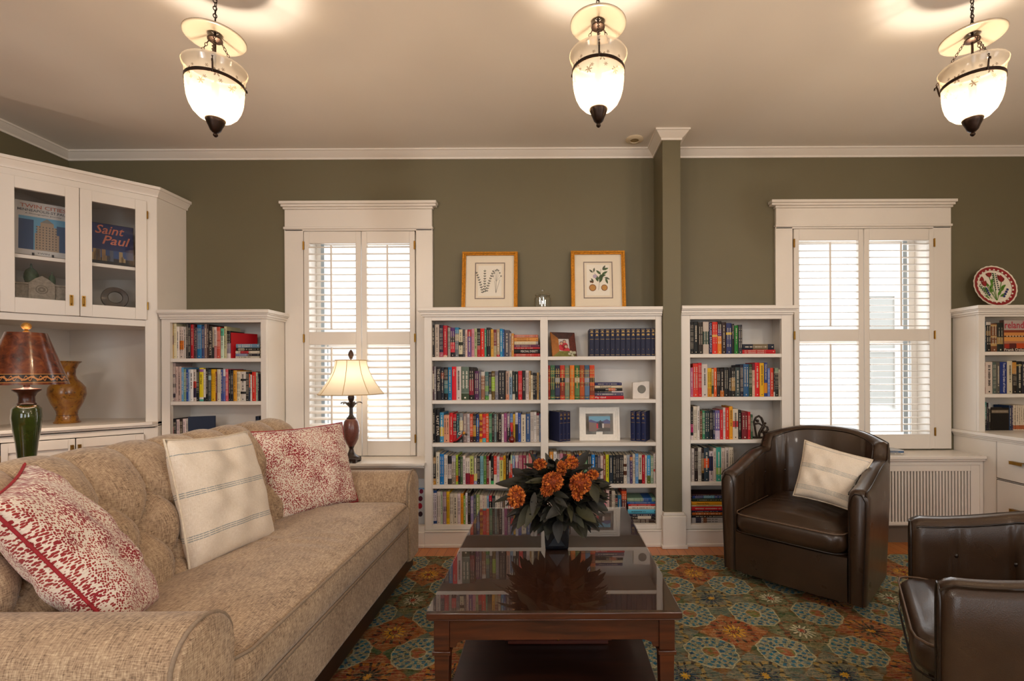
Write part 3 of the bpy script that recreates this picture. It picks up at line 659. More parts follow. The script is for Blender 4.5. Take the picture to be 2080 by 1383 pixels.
shelf_row('62-100,70,4a2430/cfc0a8@.32-.78;101-135,70,8a8488;136-220,85,241c20!THE LAST THING|.28|.95|.5;221-275,95,1c2230/904838@.66-.85;276-345,85,18181a/3a7078@.2-.6;346-412,85,1f7cb0;413-490,75,e41428!Gen|.72|.92|.5;491-575,75,e4d4ce;577-715,80,66786a/3c4c30@0-.2/a8b8a8@.2-.215/a8b8a8@.4-.41;716-798,85,201a16/901830@.15-.62;800-814,105,3a2c24;816-885,155,5a2858;886-925,150,6a6470;926-995,165,9a6a50/d0c8c0@.86-1;996-1060,170,4a7070/50903a@0-.14/70a848@.3-.5;1062-1110,170,241f2a/cfc8c0@0-.2;1111-1170,155,6a5420/a0c828@.3-.8;1171-1229,160,7a7884;1232-1345,145,2c2a2e;1360-1420,160,c0a090/d89070@0-.18;1421-1475,150,88a4bc/d8d4c8@.78-1;1477-1525,165,26302a/cfc4b4@0-.2;1526-1580,165,182018;1581-1650,155,d41828;1651-1710,150,2c2426!LONE|.3|.75|.4;1711-1770,150,dccac6;1771-1800,155,b08850;1801-1840,230,e0d4b8;1841-1880,190,17191f;1881-1911,200,201c20;1913-1944,185,c8a060;1946-1974,230,4c5460', 8.667, 870, 735, 663, M_SH[1], 'second', CB_)
shelf_row('62-125,80,1c1a1c;126-195,75,161416!LAST STAR|.2|.8|.62|e0d0c0;197-265,130,4090b8/d8b848@.2-.5;266-365,180,e0a080;366-430,140,d81c20;431-490,160,c81c28/181014@.4-.76;491-540,160,1e4a54!I Love Paris Still|.15|.92|.5|9ac8c8;541-605,145,80888c/d8c8a0@.4-.75;606-675,155,9a8480;676-725,155,cfc4c4;727-780,160,d84c20/5a1c14@0-.2;781-835,160,2a2018/c09030@.2-.6;836-892,165,1c3468/2c6ab0@.55-.78;893-945,160,e8a020/b83818@.1-.2/b83818@.3-.4/b83818@.5-.6/b83818@.7-.78;947-1008,160,d82028/4ab0b8@0-.14;1010-1058,155,e85a18;1060-1115,155,3a8058;1116-1155,165,2a1c1e;1156-1195,165,6a8080;1196-1229,165,70685c/2a1c18@0-.45;1231-1285,165,241418!HEALING|.1|.8|.5;1286-1325,165,e4d8d4;1327-1377,150,a04c80;1379-1434,155,908090/3a3034@0-.5;1436-1485,155,5a80b8/d03030@.5-.68;1486-1524,165,e0b030;1526-1574,140,d0ccd8/2a2430@0-.6;1576-1625,150,3050a0;1628-1710,175,dccfb8;1712-1789,160,3a5888;1791-1850,130,cfc4bc;1852-1900,130,e6e0dc;1902-1950,150,e0d4c8/802838@.92-1;1951-1975,160,4a70a0', 8.667, 870, 822, 655, M_SH[2], 'third', CB_, Y=YB+.045)
shelf_row('62-120,190,b89060/1a1414@.22-.78/c88a20@0-.12;125-190,95,ddd4c0;191-265,125,1878c0;267-330,140,e4d8cc;332-400,160,c8bab4/1c1a1c@.72-1/383430@0-.2;402-475,160,8a7f72/a8a0b0@.8-1;477-515,145,a8c038/e07020@.1-.3;517-555,175,17171e;556-597,175,44603c;599-645,160,e0d0cc;647-722,195,e2d6c8/8a1430@0-.42;723-790,165,c0c870/c03018@0-.35;792-850,165,868078/d8c878@.12-.38/9090b8@0-.12;851-901,165,141a1e;903-962,165,7cb0bc;964-1014,165,4a8030;1016-1060,165,801828;1062-1090,250,e2d8cc;1091-1142,165,161a16/38a860@0-.12!A New|.2|.6|.5;1143-1195,165,e03424/e0d8c8@0-.34;1197-1245,175,d8c8d0;1246-1310,190,d8d880/e06050@.9-1/e06050@0-.1;1312-1355,160,d8a010;1357-1410,155,33281f;1411-1440,245,c83028/b8a8a0@.5-1;1441-1470,150,d83820/b0c8a0@.7-1;1471-1515,160,7898c0;1517-1580,155,b07090/c8b8c0@.78-1;1582-1645,155,b06878;1647-1715,155,902848;1717-1760,160,a8988c;1762-1820,120,d06060;1822-1889,135,203048;1891-1968,190,4a4880', 8.667, 870, 908, 660, M_SH[3], 'fourth', CB_)
shelf_row('58-136,55,cfc4cc/1c4078@.93-1/1c4078@.02-.1;140-205,75,dcd0c8;206-240,80,b8c8b0;242-305,85,a88898/582858@.4-.55;307-362,75,e8b818;364-425,115,dcd0bc;427-500,110,d8ccb8;502-555,110,e4d0d4;556-606,110,e89418;608-640,150,78a838;642-680,100,e4dce0;682-730,95,2a2018;732-785,160,9080a8;787-830,130,4a5058;832-890,130,90a060;892-945,140,dccfbc;947-975,150,e0c8c0;977-1020,150,e0d4c0;1022-1055,150,88b0d0;1057-1109,150,181018/c01830@.8-1;1111-1165,150,103038;1167-1210,150,dcd4c8;1212-1250,160,ddd0c0;1252-1300,160,908888;1302-1340,160,4a2c14;1342-1388,150,d8d4d0;1390-1440,160,b86068;1450-1500,150,d0c4b8;1504-1560,150,4a4a6a', 8.667, 870, 990, 648, M_BOT, 'bottom', CB_)
# --- wide bookcase, right bay
shelf_row(';'.join('%d-%d,%d,1e2240' % q for q in ((803,885,148),(890,980,147),(986,1075,146),(1080,1165,145),(1170,1255,144),(1260,1345,143),(1350,1440,142),(1445,1530,141),(1534,1615,140),(1620,1703,139),(1707,1789,138),(1793,1884,137),(1888,1966,136))), 8.667, 1105, 648, 630, M_SH[0], 'top', CC, gilt=True)
SETC = ('a02018','3a6a48','201c38','c83820','70806c','e87a18','386a34','a04418','40607c','d84418'); q = [(72,108)]+[(112,192),(195,280),(283,365),(368,446),(454,536),(541,626),(629,713),(716,800),(803,890)]
shelf_row(';'.join('%d-%d,85,%s/%s@.5-.63/c8a860@.64-.65/c8a860@.48-.49/c8a860@.76-.775/c8a860@.82-.84/c8a860@.06-.075/%s@.12-.4' % (a, c, col, ('c03020','2a4030','a8a8a8','241c18','a8a8b0','c86020','c8c0a0','c84820','a0a8c0','241c18')[k], ('a02018','2a4a34','3a3a58','8a3018','80907a','d06a18','5a8450','c05a20','6080a0','8a3a1c')[k]) for k, ((a, c), col) in enumerate(zip(q, SETC))), 8.667, 1105, 730, 688, M_SH[1], 'second', CC, gilt=False, ink='c8a860')
stack('895-1368,388-438,2c2c60;890-1375,439-487,dccdb0!Educated|.2|.6|.6|6a5a48;890-1378,488-536,1c1816/d06028@.5-.75!PETER HELLER|.4|.8|.45|e0d4c8;890-1395,537-566,26242a/c8bcc0@.6-1;890-1395,567-626,5c5870;875-1405,628-686,c41824!Fly Girl|.05|.4|.6|f0e0d8', 8.667, 1105, 730, 688, M_SH[1], 'second', CC)
for k in range(3):
    loose(1105+265/8.667+k*(7.6), YB+.035+k*.016, M_SH[2], radians(30), .030, .135, .2, '1a2048', 'navy volume with gilt bands, %s of three left of the white photo frame' % nth(k+1), 'navy volumes beside the white photo frame', gilt=True, nm='volume')
for k in range(3):
    loose(1105+1518/8.667+k*10.6, YB+.075-k*.014, M_SH[2], radians(-25), .032, .125, .2, '1a2450', 'navy volume with gilt bands, %s of three right of the white photo frame' % nth(k+1), 'navy volumes beside the white photo frame', gilt=True, nm='volume')
shelf_row('85-155,90,d89038;160-218,90,e0dcd8;220-270,130,a89898;271-325,120,c08090;326-395,130,6a1c28;397-470,135,e8a030;471-530,165,c81828;531-570,140,17151a;571-610,140,1c2450;612-670,130,e0962c;672-758,130,4a8058;760-827,130,2a2a2c;829-892,145,2080d0;893-935,150,1a2030;936-985,165,605868;987-1035,165,e0c8c0;1037-1080,165,8a4a38;1082-1135,145,d0d020;1137-1209,155,26303a;1211-1255,155,1c1e1a;1256-1325,150,2e2c2c;1326-1394,150,302e30;1396-1450,160,dcd0c0/5a3018@.3-.45/5a3018@.6-.7;1451-1504,150,a8b0bc;1506-1552,160,4a3868/c87830@.82-.95;1553-1599,140,d4c8b4;1601-1655,130,5c98d0;1657-1717,150,d8ceb8/2a2824@0-.14;1719-1770,155,b80c24;1772-1804,160,e2dad0;1806-1867,160,3a9cd8/5a6a28@0-.28;1869-1922,170,86a088;1924-1970,130,ddd0cc/e05048@.4-.48', 8.667, 1105, 905, 655, M_SH[3], 'fourth', CC)
shelf_row('332-412,250,d04060;415-490,240,d06888;492-575,170,d8b8b4;577-642,190,2a1412;645-742,190,cfc4b4;744-815,310,1c2c30/802030@.75-.9;817-920,310,286890;925-1065,150,601818/d05020@.7-.95', 13.867, 1195, 985, 1105, M_BOT, 'bottom', CC)
stack('1075-1895,285-392,7a9a80/1c58a0@.55-.85;1075-1900,393-458,1a58a0;1112-1890,460-518,c81c14;1112-1895,520-615,ddd6c8;1095-1900,617-738,58b8d8;1140-1900,740-805,17183a;1150-1900,806-890,2a1e1a/d8ccbc@.3-.8;1150-1900,892-1000,3a2418', 13.867, 1195, 985, 1105, M_BOT, 'bottom', CC)
shelf_row('40-95,240,3a5a70;98-150,200,d8ccb8;153-200,260,8a2c28;203-262,190,30483c;265-328,230,c89040', 13.867, 1195, 985, 1105, M_BOT, 'bottom', 'bookcase bay behind flowers')
# --- bookcase right of the pillar
shelf_row('75-148,85,1e1c1a;149-240,75,171917;245-340,95,30261e;342-460,80,3a5248/cfc0b4@.7-1/cfc0b4@0-.3;465-530,95,221c3c!LOUISE ERDRICH|.06|.96|.62|b0b0d0;531-640,85,e03018/e8b040@.53-.6;641-722,70,e88a20/4a2a70@.55-.75/241c20@.75-1;723-818,90,34201c;820-930,110,2a3468/e0b828@.62-.7;931-985,125,1a1614!Origins|.5|.95|.5;987-1065,160,1a7a28;1070-1150,145,38383e', 10.146, 1395, 645, 745, R_SH[0], 'top', CD_)
stack('1152-1805,540-656,1c2030/7a6a50@.33-.8;1142-1830,658-743,c01420', 10.146, 1395, 645, 745, R_SH[0], 'top', CD_)
shelf_row('76-130,160,c06890;131-235,80,e03828;236-310,65,d01828;312-430,95,d8ccc4;431-514,175,e8b818/d08a10@0-.3;516-557,190,c8b080/3a4a30@.1-.4;559-618,170,e85c14;619-690,180,241a16;691-770,190,201614/c06a1c@0-.22;771-858,160,1c1c1a;860-920,165,181414!THE VALLEY|.2|.65|.55;921-1000,165,24201a/b08c54@.2-.65;1002-1100,160,3a4848;1101-1168,110,241c30;1170-1280,95,2a5a88;1281-1349,90,30482c;1351-1405,85,e0b8a0/6a1c2c@.8-1;1406-1504,65,dc1018;1506-1594,75,ecb410;1596-1664,65,2c3c80/d8881c@.1-.4!TREVOR NOAH|.5|.96|.5;1666-1719,180,6078b8;1721-1789,175,d83c20;1791-1814,180,2c1414/e0d8d0@0-.16;1816-1894,180,20201a/8a9a80@.82-1;1896-1955,210,d4c8b4', 10.146, 1395, 730, 765, R_SH[1], 'second', CD_)
shelf_row('78-130,90,1c1418/b02060@.22-.48/e0d0d0@0-.12;132-207,65,dcd0bc;209-263,60,e6ddd4;264-318,160,6a4028;319-370,155,3a8a60;371-464,155,1c3438;466-534,150,1a1416;536-578,150,1c2448;580-680,150,70629a/c8b8cc@0-.3;681-745,140,d01c24;746-794,95,e4d0cc;796-872,95,dc3010;874-945,70,eca018;947-1058,120,dccdb8/c84040@.4-.6;1060-1120,145,1c1a18;1132-1254,190,7a1420;1256-1310,185,c81420;1312-1358,240,38583c', 10.146, 1395, 818, 745, R_SH[2], 'third', CD_)
shelf_row('140-238,195,cfc4bc;240-360,180,2a1c18;362-475,170,cfc8bc;478-560,200,8a6428/241818@.7-1/1a1c1c@0-.25;562-728,175,30404c/e85c28@.4-.68;735-860,290,d4c4c8/221c4c@.35-.83;862-962,190,d8c8bc;964-1130,165,3ca090/90b860@.2-.4;1132-1256,190,dcc8bc;1258-1390,170,d0c4bc;1392-1530,170,dccfb8', 16.267, 1395, 900, 1285, R_SH[3], 'fourth', CD_)
stack('160-1380,240-288,3a1618;170-1380,290-378,1c3c88/58a8c8@.3-.6;170-1390,380-486,243820;140-1390,488-602,e8a018!National Parks|.14|.46|.5|3a2408;140-1380,604-652,d4c090;140-1390,654-788,c81424;150-1390,790-850,241c40;160-1390,852-942,b86018;150-1390,944-1028,181414;150-1390,1030-1205,b0a8a4/403848@.1-.25/8a5a40@.3-.4', 16.267, 1395, 990, 1212, R_BOT, 'bottom', CD_)
# --- far right bookcase
FYB = FY+.02
shelf_row('150-224,190,34586a;226-384,220,1e1814/cfc4b8@.9-1/8a6a3c@.55-.7;386-590,270,7a4a2c/c09a60@.9-.96/c09a60@.5-.56/c09a60@.2-.3;592-798,245,1f2420/a88a54@.26-.5', 16.267, 1990, 640, 1200, F_SH[0], 'top', CE, Y=FYB)
shelf_row('172-208,200,6a1014;210-460,170,dccabc;465-590,180,506058;592-722,180,5a564c;725-970,170,183078!Tom Clancy Debt of Honor|.03|.97|.42|e0dce0;975-1160,140,d8ccb0;1165-1308,130,241810/c88a30@.6-.95;1310-1500,150,1c1c1a/9a8a4a@.85-.9;1502-1640,170,241c28;1642-1790,160,3c4a58;1792-1960,165,a08a70', 17.29, 1990, 725, 1290, F_SH[1], 'second', CE, Y=FYB)
shelf_row('180-240,110,1f2a2a/488a80@.4-1;242-310,140,221824;312-385,150,26221e/b8b8b8@.8-1', 17.29, 1990, 810, 1110, FZ0, 'third', CE, Y=FYB+.05, depth=.11)
shelf_row('1035-1108,240,20385a;1110-1175,240,3c3450;1180-1278,225,ddccb4/b06038@.04-.2;1280-1353,225,dccbb6/b06038@.04-.2;1355-1428,225,ddccb4/b06038@.04-.2;1430-1500,225,dccbb4/b06038@.04-.2;1502-1575,225,dccab4/b06038@.04-.2;1577-1650,225,dccbb6/b06038@.04-.2', 17.29, 1990, 810, 1110, FZ0, 'third', CE, Y=FYB+.05, depth=.11, n0=4)
# large books shown by their covers
def cover_book(name, M, w, h, th, col, label, deco, cat='book', group=None):
    """Front cover faces -y; x 0..w, z 0..h, y 0..th."""
    b = B(); b.box(0, w, 0, .003, 0, h, 0); b.box(0, w, th-.003, th, 0, h, 0); b.box(-.001, .004, .0005, th-.0005, 0, h, 0); b.box(.004, w-.004, .003, th-.003, .003, h-.003, 1)
    mats = [cover(col), PAGES]
    def mm(c):
        m = cover(c)
        if m not in mats: mats.append(m)
        return mats.index(m)
    deco(b, mm, w, h)
    o = make(name, b, mats, None, local=True, smooth=20); o.matrix_world = M; WM[o] = M
    return tag(o, label, cat, group)
def rect(b, mm, c, x0, x1, z0, z1, y=-.0005): b.quad((x0,y,z0),(x1,y,z0),(x1,y,z1),(x0,y,z1), mm(c))
def title(b, mm, c, s, x0, x1, z0, z1, y=-.001): put_text(b, s, (x0, y, z0), (x1-x0, 0, 0), (0, 0, z1-z0), mm(c))
def ireland(b, mm, w, h):
    rect(b, mm, 'b8a8a0', .002, w-.002, h*.68, h-.002)
    for c, a, z in (('8a3c20', .6, .68), ('d8904c', .5, .6), ('3c2418', .46, .5), ('e09a50', .33, .46), ('b87858', .25, .33), ('2a1a1c', .0, .25)): rect(b, mm, c, .002, w-.002, h*a, h*z)
    for k in range(7): x = w*(.1+.12*k); rect(b, mm, 'e0c8b0', x, x+w*.06, h*.47, h*.5, -.0008)
    rect(b, mm, 'a02c18', .004, w*.22, h*.1, h*.24, -.0008); rect(b, mm, '5a1c18', w*.22, w*.48, h*.1, h*.26, -.0008); rect(b, mm, 'c04818', w*.5, w*.9, h*.1, h*.26, -.0008)
    title(b, mm, 'b01838', 'reland', w*.04, w*.8, h*.73, h*.95); title(b, mm, 'e8d8c8', 'Frank Delan', .003, w*.85, h*.02, h*.1)
M = Matrix.Translation((X(1990+800/16.267, FYB), FYB+.0, F_SH[0]+.0006)) @ Matrix.Rotation(radians(0), 4, 'Z')
cover_book('book', M, .168, .213, .03, '6a5048', 'cover-out hardback with pink title over a sunset photo, top shelf, far right bookcase', ireland, group='books on the top shelf of the far right bookcase')
def album(b, mm, w, h):
    rect(b, mm, '7a6a54', .003, w-.003, h*.76, h*.9)
    for k in range(12): x = .006+k*(w-.012)/12; rect(b, mm, 'b8a898', x, x+.004, h*.79, h*.87, -.0008)
    rect(b, mm, '140f0e', .01, w-.01, h*.03, h*.72)
M = Matrix.Translation((X(2012.6, FYB+.05), FYB+.05, FZ0+.0006))
cover_book('book', M, .122, .155, .05, '1c1410', 'dark boxed book with a lettered band standing cover-out, third shelf, far right bookcase', album, group='books on the third shelf of the far right bookcase')
# two books on stands in the corner cabinet
def zrot(): return Matrix.Rotation(radians(45), 4, 'Z')
def cabM(l, d, z, tilt=8): return Matrix.Translation(C(l, d, z)) @ zrot() @ Matrix.Rotation(radians(-tilt), 4, 'X')
def twin(b, mm, w, h):
    title(b, mm, 'c07058', 'TWIN CITIES', w*.12, w*.88, h*.88, h*.95); title(b, mm, '50545c', 'MINNEAPOLIS-ST.PAUL', w*.08, w*.92, h*.81, h*.86); title(b, mm, '50545c', 'A Photographic Journey', w*.2, w*.8, h*.755, h*.785)
    rect(b, mm, '6aa8cc', w*.1, w*.92, h*.1, h*.72); rect(b, mm, '2c4c78', w*.1, w*.34, h*.1, h*.66, -.0007); rect(b, mm, '3a5c84', w*.72, w*.92, h*.1, h*.6, -.0007)
    for k, (a, c, t) in enumerate(((.36, .76, .42), (.4, .72, .56), (.45, .67, .63))): rect(b, mm, 'b09a84', w*a, w*c, h*.1, h*t, -.0008-k*.0001)
    y = -.0012; b.poly([(w*.45, y, h*.63), (w*.67, y, h*.63), (w*.56, y, h*.71)], mm('8a8a84'))
    for i in range(7):
        for j in range(9): rect(b, mm, '6a6460', w*(.38+.053*i), w*(.40+.053*i), h*(.13+.05*j), h*(.155+.05*j), -.0014)
    title(b, mm, '50545c', 'TWIN', w*.4, w*.6, h*.03, h*.055)
def stpaul(b, mm, w, h):
    rect(b, mm, '2c3c70', .003, w-.003, h*.3, h-.003); rect(b, mm, '3c5a90', .003, w-.003, h*.22, h*.4, -.0006)
    title(b, mm, 'e88a70', 'Saint', w*.27, w*.82, h*.76, h*.96, -.0012); title(b, mm, 'e88a70', 'Paul', w*.4, w*.93, h*.53, h*.73, -.0012)
    rnd = random.Random(4)
    for k in range(16): x = rnd.uniform(.05, .9); t = rnd.uniform(.24, .42); rect(b, mm, rnd.choice(('b08a60','8a7a70','c8a878','4a4a58','606a80')), w*x, w*(x+.07), h*.14, h*t, -.0009)
    rect(b, mm, '14100f', .003, w-.003, .003, h*.15, -.0010)
def easel(l, d, z, label):
    t = thing('display_easel', label, 'easel', C(l, d, z)); m = mat('black_easel_wood', '18110d', .4)
    for s in (-1, 1):
        b = B(); b.tube([C(l+s*.05, d+.07, z+.003), C(l+s*.045, d+.035, z+.02), C(l+s*.04, d-.005, z+.012), C(l+s*.04, d-.02, z+.012), C(l+s*.04, d-.024, z+.03)], .005, 8); make('prong', b, m, t)
        b = B(); b.tube([C(l+s*.035, d+.03, z+.01), C(l+s*.015, d+.06, z+.15)], .0045, 8); make('upright', b, m, t)
    b = B(); b.tube([C(l-.045, d+.03, z+.018), C(l+.045, d+.03, z+.018)], .005, 8); make('crossbar', b, m, t)
lm = (tl(38)+tl(133))/2
easel(lm, .12, ISH, 'small black wooden easel under the white skyscraper book'); 
cover_book('book', cabM(lm+.125, .1225, ISH+.02), .25, .33, .022, 'd8d4d0', 'white-covered city photography book with a skyscraper, on an easel behind glass', twin)
ls = (tl(190)+tl(268))/2
cover_book('book', cabM(ls+.145, .16, ISH+.001, 10), .255, .30, .02, '1c1a24', 'dark blue city book with salmon script title, leaning behind the glass door', stpaul)
# low cubby picture book and small books on the bench
def floral(b, mm, w, h):
    rect(b, mm, 'c8ccd2', .003, w-.003, .003, h-.003); rect(b, mm, '6a94c0', .003, w-.003, h*.76, h*.8, -.0007)
    for x, z, r, c in ((.66, .72, .045, '7a1c3c'), (.62, .56, .05, '5a1630'), (.6, .4, .055, 'a81830'), (.64, .22, .05, '3a2430'), (.35, .58, .03, '241c28'), (.25, .3, .03, '241c28')):
        b.poly([(w*x+r*.3*cos(q*pi/5), -.001, h*z+r*.36*sin(q*pi/5)) for q in range(10)], mm(c))
M = Matrix.Translation((XB(845)-.07, YB+.055, nz0+.0006)) @ Matrix.Rotation(radians(-6), 4, 'X')
cover_book('book', M, .122, .30, .014, 'b8bcc2', 'pale picture book with red flowers standing in the window bench cubby', floral)
for k, (c, w, th) in enumerate((('dcd6cc', .15, .012), ('2c5c90', .14, .010), ('c8ccd0', .13, .008))):
    z = BENCH2 + .0006 + sum((.012, .010, .008)[:k]); xe = X(1831, 3.16)
    put_book(Matrix(((0,0,-1,xe),(0,1,0,3.14),(1,0,0,z),(0,0,0,1))), th-.0004, .11, w, c, '%s booklet, %s of the three stacked on the bench behind the leather chair' % (cname(c), ('bottom', 'middle', 'top')[k]), 'booklets on the window bench', nm='booklet')

# the slimmest volumes, past the three hundred largest, as one object
b = B(); ms = []
for bb, mm_, M in PENDING:
    ix = []
    for q in mm_:
        if q not in ms: ms.append(q)
        ix.append(ms.index(q))
    i = len(b.v); b.v += [M @ v for v in bb.v]
    for f, m_ in zip(bb.f, bb.m): b.f.append(tuple(i+k for k in f)); b.m.append(ix[m_])
o = make('slim_books', b, ms, None, smooth=25, base=False); o['kind'] = 'stuff'
tag(o, 'the slimmest book spines squeezed between the larger books on all the shelves', 'books')
print('BOOKS', BOOKN[0], 'merged', len(PENDING))
# ------------------------------------------------------------------ fabrics
def tweed():
    m = mat('tan_tweed', 'b49878', .9, sheen=.25); n = N(m); p = bsdf(m); co = n.co()
    sx, sy, sz = n.sep(co)
    c = n.noise(co, 7, 3, .6)
    nx, ny, nz = n.sep(n.new('ShaderNodeNewGeometry').outputs['Normal']); w = [n.m('POWER', n.m('ABSOLUTE', q), 4) for q in (nx, ny, nz)]
    sm = n.m('ADD', n.m('ADD', w[0], w[1]), w[2]); t = None
    for wk, (p1, p2) in zip(w, ((sy, sz), (sx, sz), (sx, sy))):
        a = n.noise(n.comb(n.m('MULTIPLY', p1, 62), n.m('MULTIPLY', p2, 430)), 1, 2, .6); b_ = n.noise(n.comb(n.m('MULTIPLY', p1, 430), n.m('MULTIPLY', p2, 62), 3.7), 1, 2, .6)
        q = n.m('MULTIPLY', n.m('DIVIDE', wk, sm), n.m('MULTIPLY', n.m('ADD', a, b_), .5)); t = q if t is None else n.m('ADD', t, q)
    t = n.m('ADD', t, n.m('MULTIPLY', n.m('SUBTRACT', c, .5), .22))
    col = n.ramp(t, [(.36, rgb('66513c')), (.46, rgb('9c8268')), (.54, rgb('b2987a')), (.66, rgb('cfb999'))])
    n.l.new(col, p.inputs['Base Color']); n.l.new(n.bump(t, .35, .0015), p.inputs['Normal']); return m
TWEED = tweed()
WELT = mat('tan_welt', '8f7c68', .9, var=(200, .15))
def uvs(n): return n.new('ShaderNodeUVMap').outputs[0]
def dots_mat():
    m = mat('red_dot_cloth', 'e8dacb', .85, sheen=.2); n = N(m); p = bsdf(m); uv = uvs(n)
    v = n.mp(uv, (84, 74, 1), (0, 0, .5)); vo = n.new('ShaderNodeTexVoronoi'); n.l.new(v, vo.inputs['Vector']); vo.inputs['Scale'].default_value = 1; vo.inputs['Randomness'].default_value = .6
    big = n.noise(uv, 4.5, 2, .5, .4)
    th = n.m('ADD', .5, n.m('MULTIPLY', n.m('SUBTRACT', big, .5), .5))
    d = n.m('LESS_THAN', vo.outputs['Distance'], th)
    red = n.ramp(big, [(.3, rgb('a8402f')), (.62, rgb('8c1220'))])
    n.l.new(n.mix(d, n.ramp(n.noise(uv, 120, 2), [(.3, rgb('dccbb8')), (.7, rgb('efe3d4'))]), red), p.inputs['Base Color'])
    n.l.new(n.bump(d, .2, .001), p.inputs['Normal']); return m
DOTS = dots_mat(); REDCORD = mat('red_cord', '9c1c28', .7, var=(80, .2))
def stripe_mat(name, lines, base='e2d5c2'):
    m = mat(name, base, .88, sheen=.2); n = N(m); p = bsdf(m); uv = uvs(n); sx, sy, _ = n.sep(uv)
    wob = n.m('MULTIPLY', n.m('SUBTRACT', n.noise(n.mp(uv, (60, 3, 1)), 1, 2), .5), .006)
    v = n.m('ADD', sy, wob); f = None
    for c, w in lines:
        q = n.m('LESS_THAN', n.m('ABSOLUTE', n.m('SUBTRACT', v, c)), w); f = q if f is None else n.m('MAXIMUM', f, q)
    brk = n.m('GREATER_THAN', n.noise(n.mp(uv, (90, 1, 1)), 1, 2), .42)
    f = n.m('MULTIPLY', f, n.m('ADD', .45, n.m('MULTIPLY', brk, .55)))
    wv = n.noise(n.mp(uv, (30, 400, 1)), 1, 2); wv2 = n.noise(n.mp(uv, (400, 30, 1)), 1, 2); t = n.m('MULTIPLY', n.m('ADD', wv, wv2), .5)
    n.l.new(n.mix(f, n.ramp(t, [(.35, rgb('d6c6b0')), (.62, rgb('ece0d0'))]), rgb('8f9694')), p.inputs['Base Color'])
    n.l.new(n.bump(t, .25, .001), p.inputs['Normal']); return m
STRIPE = stripe_mat('striped_linen', [(.22, .0035), (.236, .0035), (.252, .0035), (.545, .0035), (.561, .0035), (.577, .0035), (.87, .0035)])
STRIPE2 = stripe_mat('striped_linen_cushion', [(.13, .004), (.15, .004), (.172, .004), (.195, .004), (.52, .004), (.54, .004), (.562, .004), (.585, .004), (.93, .004)])
LINENCORD = mat('linen_cord', 'd8cab4', .85, var=(90, .1))

def pillow(name, label, A, B_, C_, D, T, mt, cord, group=None, n=26, fold=None, seed=1):
    """A top-left, B bottom-left, C bottom-right, D top-right corners as seen from the front."""
    A, B_, C_, D = (Vector(q) for q in (A, B_, C_, D)); nr = ((C_-B_).cross(A-B_)).normalized()
    ctr = (A+B_+C_+D)/4; t = thing(name, label, 'pillow', (ctr.x, ctr.y, min(q.z for q in (A, B_, C_, D))), 0, group)
    rnd = random.Random(seed); ph = [rnd.uniform(0, 6) for _ in range(8)]
    def pt(u, v, s):
        # pinched-in edges, full corners
        uu, vv = 2*u-1, 2*v-1
        k = .055; u2 = .5+.5*uu*(1-k*(1-vv*vv)); v2 = .5+.5*vv*(1-k*(1-uu*uu))
        p = (A*(1-u2)+D*u2)*v2 + (B_*(1-u2)+C_*u2)*(1-v2)
        th = T*.5*max(0, (1-uu*uu)*(1-vv*vv))**.42
        w = .05*sin(9*uu+ph[0]+2*vv)*sin(5*vv+ph[1])+.025*sin(13*vv+ph[2]+3*uu)*sin(7*uu+ph[3])
        if fold: w -= fold(uu, vv)
        return p + nr*s*th*(1+w*2.2)
    b = B()
    for s in (1, -1):
        for i in range(n):
            for j in range(n):
                q = [(i/n, j/n), ((i+1)/n, j/n), ((i+1)/n, (j+1)/n), (i/n, (j+1)/n)]
                if s < 0: q = q[::-1]
                b.quad(*[pt(x, y, s) for x, y in q], 0, uv=[(x, y) for x, y in q])
    o = make('cover', b, mt, t, smooth=0, local=False); weld(o)
    b = B(); E_ = [(k/n, 0) for k in range(n)]+[(1, k/n) for k in range(n)]+[(1-k/n, 1) for k in range(n)]+[(0, 1-k/n) for k in range(n)]
    b.tube([pt(u, v, 1) for u, v in E_], .0038, 6, 0, True); make('piping', b, cord, t, smooth=60)
    return t
def weld(o):
    bm = bmesh.new(); bm.from_mesh(o.data); bmesh.ops.remove_doubles(bm, verts=bm.verts, dist=1e-5); bmesh.ops.recalc_face_normals(bm, faces=bm.faces)
    bm.to_mesh(o.data); bm.free(); o.data.shade_smooth()

